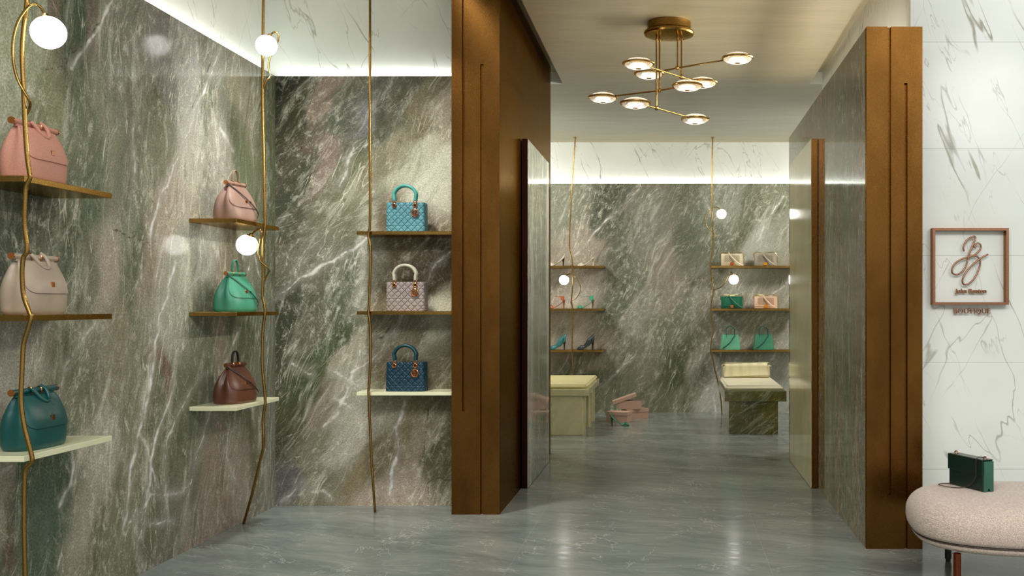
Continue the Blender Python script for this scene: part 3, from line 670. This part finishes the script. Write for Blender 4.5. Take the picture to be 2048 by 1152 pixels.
# big face looks +x (out of the left wall): local -y -> world +x, local -x (near end) -> world -y
RZ = math.pi/2
dome_bag('handbag', (-2.245, 3.605, HS[0]), RZ, m_pink, m_pink, 'dark', 'pink woven handbag with folded handle on the brass shelf nearest the picture edge', 'down', L=.262, H=.185, Td=.128, tp=.12, pn=.12, te=3.4, tk=.72)
dome_bag('handbag', (-2.245, 3.605, HS[1]), RZ, m_taupe, m_taupe, m_taupe, 'large taupe leather handbag with folded handle behind the nearest brass rod', 'down', L=.262, H=.185, Td=.128, tp=.12, pn=.12, te=3.4, tk=.72)
dome_bag('handbag', (-2.245, 3.605, HS[2]), RZ, m_teal, m_teal, 'dark', 'large dark teal handbag with folded handle on the lower left cream shelf', 'down', L=.262, H=.185, Td=.128, tp=.12, pn=.12, te=3.4, tk=.72)
RZ2 = math.pi/2-.18
dome_bag('handbag', (-2.248, 5.27, HS[0]), RZ2, m_rose, m_rose, m_dark if 0 else Lm(150, 128, 100), 'dusty rose handbag with upright handle on the brass shelf below the corner globe lamp', 'up', m_dark, L=.245, H=.180, Td=.15, tp=.34, te=1.9)
dome_bag('handbag', (-2.248, 5.27, HS[1]), RZ2, m_mint, m_mint, m_mint, 'mint green handbag with upright handle under the middle globe lamp', 'up', Lm(20, 80, 62), L=.245, H=.180, Td=.15, tp=.34, te=1.9)
dome_bag('handbag', (-2.248, 5.27, HS[2]), RZ2, m_brown, m_brown, m_dark, 'brown leather handbag with upright handle on the cream corner shelf', 'up', m_dark, L=.245, H=.180, Td=.15, tp=.34, te=1.9)

def quilted_tote(name, loc, body_m, handle_m, lab, metal):
    t = empty(name, loc); tag(t, lab, 'handbag', 'quilted handbags beside the bronze pillar')
    Wd, H, Dp = .226, .170, .105
    rows, n = 110, 400; p = .0385
    i = np.arange(rows+1)[:, None]; z = H*i/rows
    qa = np.linspace(0, 2*math.pi, 20001); X_ = Wd/2*np.sign(np.cos(qa))*np.abs(np.cos(qa))**(2/7); Y_ = Dp/2*np.sign(np.sin(qa))*np.abs(np.sin(qa))**(2/5)
    sl = np.concatenate([[0], np.cumsum(np.hypot(np.diff(X_), np.diff(Y_)))]); tt = np.linspace(0, sl[-1], n+1)[:-1]
    xr = np.interp(tt, sl, X_)[None, :]; yr = np.interp(tt, sl, Y_)[None, :]
    flare = 1+.035*(1-i/rows); e = np.where(i < 4, 1-.045*(1-i/4)**2, np.where(i > rows-3, 1-.02*((i-rows+3)/3)**2, 1.0))
    x = xr*flare*e; y = yr*flare*e
    def ln(q, per):  # distance to the nearest line
        fr = np.abs((q/per) % 1); return np.minimum(fr, 1-fr)*per
    on = (np.abs(yr) > Dp/2*.80)+0*z > 0
    u = np.where(on, x, y)
    d = np.minimum(ln(u+z, p), ln(u-z+.004, p)); d2 = ln(z+.006, p*.5*1.0); d3 = ln(u+.0, p*.5)
    dd = np.minimum(d*.707, d2+.0011)
    groove = .0030*np.exp(-(dd/.0017)**2)+0*d3
    nx = np.where(on, 0, np.sign(x)); ny = np.where(on, np.sign(y), 0)
    x = x-nx*groove; y = y-ny*groove
    v = np.stack([x+0*z, y+0*z, z+0*x], 2).reshape(-1, 3).tolist()
    f = []
    for r_ in range(rows):
        for c_ in range(n): f.append((r_*n+c_, r_*n+(c_+1) % n, (r_+1)*n+(c_+1) % n, (r_+1)*n+c_))
    f.append(tuple(range(n-1, -1, -1))); f.append(tuple(rows*n+c_ for c_ in range(n)))
    bo = MB().add(v, f, True).build('body', body_m, t)
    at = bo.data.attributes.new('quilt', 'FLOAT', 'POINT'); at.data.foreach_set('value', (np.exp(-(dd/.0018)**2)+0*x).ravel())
    for yy, nm_ in ((-Dp/2-.002, 1), (-Dp/2+.02, 0)):
        R = .0655; hx = .061
        pts = [(hx, yy, H-.002+.012), (hx+.001, yy, H+.03)]+[(R*math.cos(q), yy, H+.036+R*.93*math.sin(q)) for q in [math.pi*k_/18 for k_ in range(1, 18)]]+[(-hx-.001, yy, H+.03), (-hx, yy, H+.01)]
        hd = MB().tube(spline(pts, 3), .0092, 14).build('handle', handle_m, t)
    y0 = -Dp/2-.004
    for s in (-1, 1):
        MB().tube([(s*.061+.0075*math.cos(q), y0, H+.004+.008*math.sin(q)) for q in [2*math.pi*k_/14 for k_ in range(14)]], .0025, 8, closed=True).build('handle_ring', metal, t)
        MB().tube([(s*.061+.0105*math.cos(q), y0+.000, H-.019+.0105*math.sin(q)) for q in [2*math.pi*k_/18 for k_ in range(18)]], .0036, 8, closed=True).build('eyelet', metal, t)
        MB().cyl((s*.061, y0+.004, H-.019), (s*.061, y0+.001, H-.019), .0075, 14).build('eyelet_core', M_darkhw, t)
    ch = MB(); cx, cz = .060, H-.062; yc = y0-.004
    ch.tube([(cx+.0045*math.cos(q), yc, H-.034+.006*math.sin(q)) for q in [2*math.pi*k_/12 for k_ in range(12)]], .0022, 8, closed=True)
    co_ = ch.tube([(cx+.019*math.cos(q), yc, cz+.021*math.sin(q)) for q in [2*math.pi*k_/26 for k_ in range(26)]], .0036, 8, closed=True).build('charm', metal, t)
    le = MB(); le.box(cx-.011, cx-.007, yc-.002, yc+.002, cz-.013, cz+.012).box(cx-.002, cx+.002, yc-.002, yc+.002, cz-.016, cz+.016)
    le.tube([(cx-.007+.011*math.sin(q), yc, cz+.012*math.cos(q)) for q in [math.pi*k_/8 for k_ in range(9)]], .002, 6)
    le.tube([(cx+.006+.005*math.cos(q), yc, cz-.003+.009*math.sin(q)) for q in [2*math.pi*k_/12 for k_ in range(12)]], .0018, 6, closed=True)
    le.build('charm_letters', metal, co_)
    return t
xq = px(808, 5.93)
quilted_tote('quilted_handbag', (xq, 6.0, HS[0]), Lm(82, 140, 150), Lm(66, 150, 140), 'turquoise quilted handbag with round handles on the top brass shelf by the pillar', simple('antique charm metal', C(170, 110, 76), .3, 1))
quilted_tote('quilted_handbag', (xq, 6.0, HS[1]), Lm(152, 140, 134), Lm(176, 174, 154), 'pale grey quilted handbag with copper charm on the middle brass shelf by the pillar', M_gold)
quilted_tote('quilted_handbag', (xq, 6.0, HS[2]), Lm(2, 54, 74), Lm(0, 58, 64), 'dark petrol blue quilted handbag on the cream shelf by the pillar', M_gold)

def chain_bag(x0, x1, y_top, zsh, m, lock, lab, strapm):
    Z = 11.40; xa, xb = px(x0, Z), px(x1, Z); W_ = xb-xa; Hh = .135
    t = empty('chain_handbag', ((xa+xb)/2, 11.425, zsh)); tag(t, lab, 'handbag', 'small quilted chain handbags in the back room')
    MB().box(-W_/2, W_/2, -.032, .032, 0, Hh, .006).build('body', m, t)
    fl_ = MB().box(-W_/2-.001, W_/2+.001, -.0375, -.0325, Hh*.16, Hh*1.0, .002).build('flap', m, t)
    q = MB()
    for s in (1, -1):
        for k in range(-6, 7):
            pts = []
            for j in range(9):
                zz = Hh*(.3+.58*j/8); xx = k*.02+s*(zz-Hh*.6)
                if abs(xx) < W_*.38: pts.append((xx, -.0378, zz))
            if len(pts) > 1: q.tube([pts[0], pts[-1]], .0016, 5)
    q.build('quilting', M_darkhw if strapm is None else QM[strapm.name], fl_)
    MB().box(-.019, .019, -.045, -.0378, .006, .040, .003).build('lock', lock, t)
    MB().tube(spline([(-W_/2-.004, -.01, Hh*.7), (-W_/2-.008, -.01, Hh*.95), (-W_/2+.02, -.008, Hh+.016), (0, -.0, Hh+.012), (W_/2-.02, -.005, Hh+.018), (W_/2+.012, -.01, Hh*.85), (W_/2+.016, -.02, Hh*.3)], 6), .0036, 8).build('chain', M_brasslit, t)
    MB().tube(spline([(-.035, -.03, Hh+.012), (-.01, -.05, Hh*.8), (.05, -.06, Hh*.35), (.10, -.058, Hh*.1), (.125, -.05, .009)], 6), .0085, 8, flat=(0, 1, 0)).build('shoulder_strap', strapm or m, t)
QM = {}
def qpair(nm_, c, q):
    m = Lm(*c); QM[m.name] = simple('quilt seam '+nm_, C(*q), .6); return m
c1 = qpair('a', (232, 218, 186), (120, 104, 76)); c2 = qpair('b', (168, 158, 140), (96, 88, 72)); c3 = qpair('c', (4, 96, 66), (30, 130, 100)); c4 = qpair('d', (238, 200, 170), (130, 92, 66))
chain_bag(1442.5, 1485, 508, 1.645, c1, simple('amber lock', C(200, 90, 30), .25, .8), 'cream quilted bag with chain on the top back room shelf', c1)
chain_bag(1509, 1552, 508, 1.645, c2, simple('yellow lock', C(250, 180, 40), .25, .8), 'grey beige quilted bag with yellow lock beside the cream one', c2)
chain_bag(1442.5, 1485, 590, 1.172, c3, M_gold, 'emerald green quilted bag under the back room globe lamp', c3)
chain_bag(1509, 1554, 590, 1.172, c4, simple('yellow lock two', C(250, 170, 40), .25, .8), 'blush quilted bag with yellow lock beside the emerald one', c4)

def tote(xc, zsh, m, lab):
    t = empty('tote_bag', (px(xc, 11.42), 11.42, zsh)); tag(t, lab, 'handbag', 'green totes in the back room')
    H = .172; rows, n = 16, 48; v = []; f = []
    for i in range(rows+1):
        s = i/rows; l = .120-.028*s; th = .055*(1-.45*s); ins = .95 if i == 0 else 1
        for k in range(n):
            a = 2*math.pi*k/n; x = l*se(math.cos(a), 5)*ins; y = th*se(math.sin(a), 3)*ins
            dz = -.016*s*math.cos(x/l*1.2)**2 if abs(x) < l*.92 else 0
            v.append((x, y, H*s+dz))
    for i in range(rows):
        for k in range(n): f.append((i*n+k, i*n+(k+1) % n, (i+1)*n+(k+1) % n, (i+1)*n+k))
    f.append(tuple(range(n-1, -1, -1))); f.append(tuple(rows*n+k for k in range(n)))
    MB().add(v, f, True).build('body', m, t)
    for y in (-.03, .03):
        pts = [(.047, y, H-.045), (.047, y, H)]+[(.047*math.cos(q), y, H+.035+.055*math.sin(q)) for q in [math.pi*k/14 for k in range(1, 14)]]+[(-.047, y, H), (-.047, y, H-.045)]
        MB().tube(spline(pts, 3), .0045, 8).build('handle', m_totetrim, t)
    MB().tube(spline([(.05, -.042, H-.01), (.0, -.055, H*.5), (-.05, -.062, H*.25), (-.085, -.056, .02)], 5), .006, 8, flat=(0, 1, 0)).build('shoulder_strap', m_totetrim, t)
    MB().sphere((-.075, -.06, .012), .007).build('clasp', M_brasslit, t)
m_totetrim = Lm(24, 92, 78)
tote(1460.5, .714, Lm(104, 182, 146), 'light green tote bag at the left of the lowest back room shelf')
tote(1527, .714, Lm(62, 140, 108), 'darker green tote bag at the right of the lowest back room shelf')

# ---------------------------------------------------------------- shoes
def shoe(name, loc, rz, m, kind, lab, sc=1.0, heel_m=None, grp='heeled shoes on the back room shelves'):
    """toe towards local -x"""
    t = empty(name, loc, rz, sc); tag(t, lab, 'shoe', grp)
    L = .185; hh = .088
    def sole(s): return hh*(.0 if s < .3 else ((s-.3)/.7)**1.25*(1.0))
    def top(s):
        if kind == 'bootie': return .012+.034*min(1, s/.22)**.8+(.045*max(0, min(1, (s-.42)/.16)) if s < .99 else .045)
        if kind == 'sandal': return .012+.026*math.sin(min(1, s/.3)*math.pi)*(s < .33)+.0*(s)
        if kind == 'slide': return .012+.02*math.sin(min(1, s/.36)*math.pi)*(s < .36)
        return .008+.030*math.sin(min(1, s/.40)*math.pi)**.8*(s < .4)+.045*max(0, (s-.5)/.5)**1.2
    rows, n = 36, 20; v = []; f = []
    for i in range(rows+1):
        s = i/rows; wd = .031*math.sin(min(1, (s+.02)/.34)*math.pi/2)**.6*(1-.22*math.sin(max(0, (s-.3)/.7)*math.pi)); 
        if s > .96: wd *= .8
        z0 = sole(s)+.003; hgt = max(.006, top(s)); x = -L*.5+L*s
        for k in range(n):
            a = 2*math.pi*k/n; cy = math.cos(a); sz = math.sin(a)
            v.append((x+(.012*s*max(0, sz)), wd*cy*(1-.25*max(0, sz)), z0+(hgt*max(0, sz)**.8 if sz > 0 else .003*sz)))
    for i in range(rows):
        for k in range(n): f.append((i*n+k, i*n+(k+1) % n, (i+1)*n+(k+1) % n, (i+1)*n+k))
    f.append(tuple(range(n-1, -1, -1))); f.append(tuple(rows*n+k for k in range(n)))
    MB().add(v, f, True).build('upper', m, t)
    MB().tube([(L*.5-.012, 0, hh+.01), (L*.5-.010, 0, hh*.55), (L*.5-.012, 0, 0.0)], [.017, .0085, .0055], 12).build('heel', heel_m or m, t)
    if kind == 'sandal':
        MB().lathe([(.026, hh+.005), (.026, hh+.05), (.022, hh+.052)], 20, Matrix.Translation((L*.5-.026, 0, 0)) @ Matrix.Diagonal((.8, .9, 1, 1))).build('heel_counter', m, t)
        MB().tube([(L*.5-.045+.05*math.cos(q)-.02, .026*math.sin(q), hh+.045) for q in [2*math.pi*k/20 for k in range(20)]], .0035, 6, closed=True).build('ankle_strap', m, t)
    if kind == 'bootie':
        MB().tube([(L*.5-.055, -.024, hh*.35), (L*.5-.03, -.027, hh*.8), (L*.5-.02, -.026, hh+.04)], .003, 6).build('side_piping', M_darkhw, t)
    return t
sy = 11.42
shoe('high_heel', (px(1112, sy), sy, 1.645), 0, Lm(200, 190, 172), 'pump', 'grey pump with open side at the left of the top shoe shelf', 1.0, M_darkhw)
shoe('high_heel', (px(1172, sy), sy, 1.645), 0, Lm(226, 222, 200), 'slide', 'ivory pump at the right of the top shoe shelf', 1.0, Lm(220, 216, 196))
shoe('heeled_sandal', (px(1113, sy), sy, 1.172), 0, Lm(176, 96, 50), 'sandal', 'tan heeled sandal with ankle strap on the middle shoe shelf', 1.0)
shoe('heeled_sandal', (px(1171, sy), sy, 1.172), 0, Lm(74, 190, 146), 'sandal', 'mint green heeled sandal with ankle strap on the middle shoe shelf', 1.0, Lm(130, 90, 60))
shoe('ankle_boot', (px(1114, sy), sy, .714), 0, Lm(30, 120, 124), 'bootie', 'teal heeled ankle boot at the left of the lowest shoe shelf', 1.0, M_black)
shoe('ankle_boot', (px(1171, sy), sy, .714), 0, Lm(34, 44, 46), 'bootie', 'black heeled ankle boot at the right of the lowest shoe shelf', 1.0, M_black)
shoe('high_heel', (px(1240, 10.25), 10.25, 0), math.pi-.1, Lm(20, 108, 74), 'pump', 'green high heel pump standing on the floor before the shoe boxes', 1.0, None, None)

# ---------------------------------------------------------------- shoe boxes
m_box = simple('blush cardboard', C(196, 160, 140), .7, 0, .03, 20)
def shoebox(loc, rz, lab, lid='closed', Wb=.28, Db=.18, Hb=.1, lidrot=None):
    t = empty('shoe_box', loc, rz); tag(t, lab, 'box', 'blush shoe boxes stacked on the back room floor')
    b = MB(); w_ = .003
    b.box(-Wb/2, Wb/2, -Db/2, Db/2, 0, w_); b.box(-Wb/2, -Wb/2+w_, -Db/2, Db/2, w_, Hb).box(Wb/2-w_, Wb/2, -Db/2, Db/2, w_, Hb)
    b.box(-Wb/2+w_, Wb/2-w_, -Db/2, -Db/2+w_, w_, Hb).box(-Wb/2+w_, Wb/2-w_, Db/2-w_, Db/2, w_, Hb)
    b.build('box_body', m_box, t)
    M = lidrot if lidrot is not None else Matrix.Translation((0, 0, Hb+.003))
    l = MB(); e = .005; hl = .034
    l.box(-Wb/2-e, Wb/2+e, -Db/2-e, Db/2+e, -.003, 0, M=M)
    for a in (-1, 1):
        xs = sorted((a*(Wb/2+e), a*(Wb/2+.002))); l.box(xs[0], xs[1], -Db/2-e, Db/2+e, -hl, -.003, M=M)
        ys = sorted((a*(Db/2+e), a*(Db/2+.002))); l.box(-Wb/2-.002, Wb/2+.002, ys[0], ys[1], -hl, -.003, M=M)
    l.build('lid', m_box, t)
    return t
shoebox((px(1238, 10.62), 10.62, 0), -.28, 'closed blush shoe box on the floor behind the green pump', Wb=.23, Db=.15, Hb=.105)
shoebox((px(1270, 10.95), 10.98, 0), .42, 'closed blush shoe box supporting the open one', Wb=.24, Db=.16, Hb=.1)
t = shoebox((px(1258.5, 10.9), 10.95, .1045), .06, 'open blush shoe box with tilted lid, topmost of the stack', Wb=.25, Db=.15, Hb=.088,
        lidrot=Matrix.Translation((-.058, 0, .125)) @ Matrix.Rotation(-.33, 4, 'Y'))
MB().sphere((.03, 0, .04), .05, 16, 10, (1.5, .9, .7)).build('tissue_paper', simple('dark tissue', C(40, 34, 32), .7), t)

# ---------------------------------------------------------------- benches
m_cush = fabric('cream linen', C(222, 214, 178), C(236, 230, 200), 1400, .0, .0002, .9)
def cushion(name, x0, x1, y0, y1, z0, z1, mat, parent, b=.018):
    o = MB().box(x0, x1, y0, y1, z0, z1, b).build(name, mat, parent)
    md = o.modifiers.new('round', 'BEVEL'); md.width = b*.6; md.segments = 4; md.limit_method = 'NONE'
    o.data.polygons.foreach_set('use_smooth', [True]*len(o.data.polygons)); return o
t = empty('bench', (0, 0, 0)); tag(t, 'cream marble bench with cream seat pad, half hidden by the pillar', 'bench')
MB().box(-1.75, -.773, 9.48, 10.9, .368, .427, .002).build('seat_slab', M_cream, t)
for ya, yb, xr in ((9.526, 9.66, -.812), (10.1, 10.2, -.80), (10.62, 10.72, -.805)):
    MB().box(-1.72, xr-.02, ya, yb, 0, .3679, .002).box(xr-.02, xr, ya+.05, yb, 0, .3679).build('support_panel', M_cream, t)
cushion('seat_pad', -1.74, -.79, 9.52, 10.85, .4285, .468, simple('ochre cream pad', C(214, 204, 150), .8, 0, .02, 40), t)
t = empty('bench', (0, 0, 0)); tag(t, 'green marble bench with cream seat and back cushion below the bag shelves', 'bench')
o_ = slab('seat_slab', 'y', 9.56, 1.28, .492, 1.069, .309, .403, M_olive); o_.parent = t; del o_['kind']
o_ = slab('support_panel', 'y', 9.6, 1.1, .534, .994, 0, .3088, M_olive); o_.parent = t; del o_['kind']
cushion('seat_cushion', .502, 1.045, 9.6, 10.80, .4045, .452, m_cush, t, .02)
m_bol = NT('channelled cream satin')
wv_ = m_bol.n('ShaderNodeTexWave', wave_type='BANDS', bands_direction='X'); m_bol.l(m_bol.obj(), wv_.inputs[0]); wv_.inputs['Scale'].default_value = 3.2
m_bol.set(Base_Color=C(226, 216, 176), Roughness=.6); m_bol.bump(wv_.outputs['Fac'], .02, .5)
cushion('back_cushion', .525, 1.02, 10.62, 10.76, .4535, .608, m_bol.m, t, .025)

# ---------------------------------------------------------------- wall sign
def text_mesh(s, loc, width, height, mat, parent, name, depth=.012, bold=0., space=1.0):
    cu = bpy.data.curves.new(name, 'FONT'); cu.body = s; cu.extrude = .5; cu.offset = bold; cu.space_character = space; cu.resolution_u = 4
    tmp = bpy.data.objects.new(name, cu); COL.objects.link(tmp); bpy.context.view_layer.update()
    dg = bpy.context.evaluated_depsgraph_get(); me = bpy.data.meshes.new_from_object(tmp.evaluated_get(dg)); bpy.data.objects.remove(tmp)
    A = np.array([v.co[:] for v in me.vertices]); mn, mx = A.min(0), A.max(0)
    for v in me.vertices:
        q = v.co; u = (q.x-mn[0])/(mx[0]-mn[0])*width; h = (q.y-mn[1])/(mx[1]-mn[1])*height; d = (q.z-mn[2])/(mx[2]-mn[2])
        v.co = (loc[0]+u, loc[1]-depth*d, loc[2]+h)
    me.materials.clear(); me.materials.append(mat)
    o = bpy.data.objects.new(name, me); COL.objects.link(o); o.parent = parent; return o
Zs = 5.352; sx = lambda x: px(x, Zs); sz = lambda y: pz(y, Zs)
t = empty('wall_sign', (0, 5.4, sz(610))); t0 = Vector((0, 5.4, sz(610)))
tag(t, 'square copper framed sign with script monogram on the white marble wall', 'sign')
fr = MB(); x0, x1, z0, z1 = sx(1865.5), sx(2018), sz(609.5), sz(455.8); bw_ = .0135
for b_ in ((x0, x1, z0, z0+bw_), (x0, x1, z1-bw_, z1), (x0, x0+bw_, z0+bw_, z1-bw_), (x1-bw_, x1, z0+bw_, z1-bw_)):
    fr.box(b_[0], b_[1], Zs-5.4, -.0005, b_[2]-t0.z, b_[3]-t0.z)
fr.build('frame', M_copper, t)
Zm = 5.375
def logo(zpts): return [P(1800+a/4.609, 430+b/4.609, Zm)-t0 for a, b in zpts]
mono = MB()
st1 = [(590, 335), (583, 300), (597, 262), (630, 222), (672, 200), (694, 203), (690, 232), (668, 285), (640, 352), (622, 420), (603, 480), (565, 530), (520, 550), (484, 535), (480, 500), (505, 450), (560, 412), (620, 390), (680, 372), (730, 330), (745, 295), (738, 270), (715, 262), (690, 275), (682, 295), (700, 300)]
st2 = [(640, 378), (690, 375), (730, 400), (738, 450), (718, 520), (680, 590), (630, 635), (590, 640), (575, 610), (590, 560), (630, 500), (690, 440), (750, 395), (812, 362)]
for st in (st1, st2): mono.tube(spline(logo(st), 5), .0046, 10)
mono.build('monogram', M_copper, t)
for (a, b_) in (((640, 300), (640, 300)),): pass
text_mesh('John Benton', (px(1911, Zm), -.012, pz(588.5, Zm)-t0.z), px(1973.5, Zm)-px(1911, Zm), .029, M_copper, t, 'name_lettering', .012, .03)
for o in t.children:
    if o.name.startswith('name_lettering'): pass
text_mesh('BOUTIQUE', (px(1908.5, Zm), -.012, pz(629, Zm)-t0.z), px(1981.5, Zm)-px(1908.5, Zm), .0315, M_copper, t, 'shop_lettering', .012, .004, 1.05)

# ---------------------------------------------------------------- upholstered seat with green bag
def pouf():
    cx, cy = 1.635, 4.50; t = empty('upholstered_bench', (cx, cy, 0), -.07)
    tag(t, 'rounded beige upholstered bench on copper legs in front of the marble wall', 'bench')
    a_, b_ = .585, .41; m = fabric('beige twill', C(172, 150, 136), C(222, 204, 190), 520, .55, .0015, .9)
    def ring(prof, nm_, mat):
        n = 120; v = []; f = []
        for (off, z) in prof:
            for k in range(n):
                an = 2*math.pi*k/n; x = (a_-off)*se(math.cos(an), 2.8); y = (b_-off)*se(math.sin(an), 2.8); v.append((x, y, z))
        for i in range(len(prof)-1):
            for k in range(n): f.append((i*n+k, i*n+(k+1) % n, (i+1)*n+(k+1) % n, (i+1)*n+k))
        f.append(tuple(range(n-1, -1, -1))); f.append(tuple((len(prof)-1)*n+k for k in range(n)))
        return MB().add(v, f, True).build(nm_, mat, t)
    pr = []
    R = .068
    for k in range(9): q = -math.pi/2+math.pi*k/16; pr.append((.005+.02*(1-math.cos(q)), .262+.02*math.sin(q)*.5))
    up = [(.02, .217), (.008, .222), (.001, .236), (-.004, .262)]
    for k in range(1, 15): q = math.pi/2*k/14; up.append((.10*(1-math.cos(q))-.004, .280+.094*math.sin(q)))
    up += [(.16, .376), (.25, .3775), (.39, .378)]
    ring(up, 'seat_cushion', m)
    ring([(.07, .178), (.05, .179), (.034, .184), (.022, .194), (.018, .206), (.02, .2125)], 'lower_cushion', m)
    n = 120
    MB().tube([((a_-.014)*se(math.cos(q), 2.8), (b_-.014)*se(math.sin(q), 2.8), .2148) for q in [2*math.pi*k/n for k in range(n)]], .0032, 6, closed=True).build('piping', simple('dark brown piping', C(60, 40, 38), .6), t)
    Mw = (Matrix.Translation((cx, cy, 0)) @ Matrix.Rotation(-.07, 4, 'Z')).inverted()
    legm = metal_mat('copper leg', C(132, 68, 46), C(112, 56, 38), .3)
    for (wx, wy, mm) in ((1.178, 4.23, legm), (1.30, 4.82, M_black), (2.0, 4.2, legm), (2.03, 4.77, legm)):
        p = Mw @ Vector((wx, wy, 0)); lg = MB().tube([(p.x, p.y, .179), (p.x, p.y, .012)], .0155, 20).build('leg', mm, t)
        MB().cyl((p.x, p.y, .0), (p.x, p.y, .012), .012, 16).build('foot_glide', M_black, lg)
pouf()
def green_bag():
    n1 = Vector((1.37, 4.52, 0)); n2 = Vector((1.281, 4.735, 0)); d = (n2-n1); L = .238
    ang = math.atan2(d.y, d.x)          # local x from the near corner to the far corner
    mid = (n1+n2)/2
    t = empty('flap_handbag', (mid.x, mid.y, .3781), ang); tag(t, 'small dark green flap handbag standing on the beige bench', 'handbag')
    m = Lm(4, 36, 30, .3); me = Lm(40, 92, 74, .35); H = .138; D = .058
    # body lies behind the front plane: local -y is the outer right side
    b = MB().box(-L/2, L/2, -D, -.001, 0, H, .004)
    b.build('body', m, t)
    MB().box(-L/2-.002, L/2+.002, .0005, .0045, H*.52, H+.004, .0018).box(-L/2-.002, L/2+.002, -D*.95, .0005, H+.0005, H+.0045, .001).build('flap', m, t)
    g = MB()
    pts = [(-D+.002, .0), (-D*.68, .0), (-D*.5, .016), (-D*.32, 0), (-.003, 0), (-.003, H-.004), (-D+.002, H-.004)]
    vv = [(-L/2-.0005, y, z+.001) for y, z in pts]+[(-L/2-.006, y*.98, z+.001) for y, z in pts]; k = len(pts)
    g.add(vv, [tuple(range(k)), tuple(range(2*k-1, k-1, -1))]+[(i, (i+1) % k, k+(i+1) % k, k+i) for i in range(k)])
    g.build('side_gusset', me, t)
    for s in (-1, 1):
        MB().tube([(s*L*.42+.011*math.cos(q), -D/2, H+.0075+.007*math.sin(q)) for q in [2*math.pi*j/16 for j in range(16)]], .0026, 8, closed=True).build('strap_ring', M_gold, t)
    MB().tube(spline([(-L*.42, -D/2, H+.012), (-L*.36, .007, H+.006), (-L*.34, .008, H*.5), (-L*.22, .012, H*.2), (-L*.02, .03, .004), (L*.2, .07, .0035), (L*.44, .068, .0035), (L*.48, .03, .0035), (L*.38, .012, .004)], 8), .0019, 8).build('shoulder_cord', simple('dark cord', C(56, 40, 30), .5), t)
green_bag()
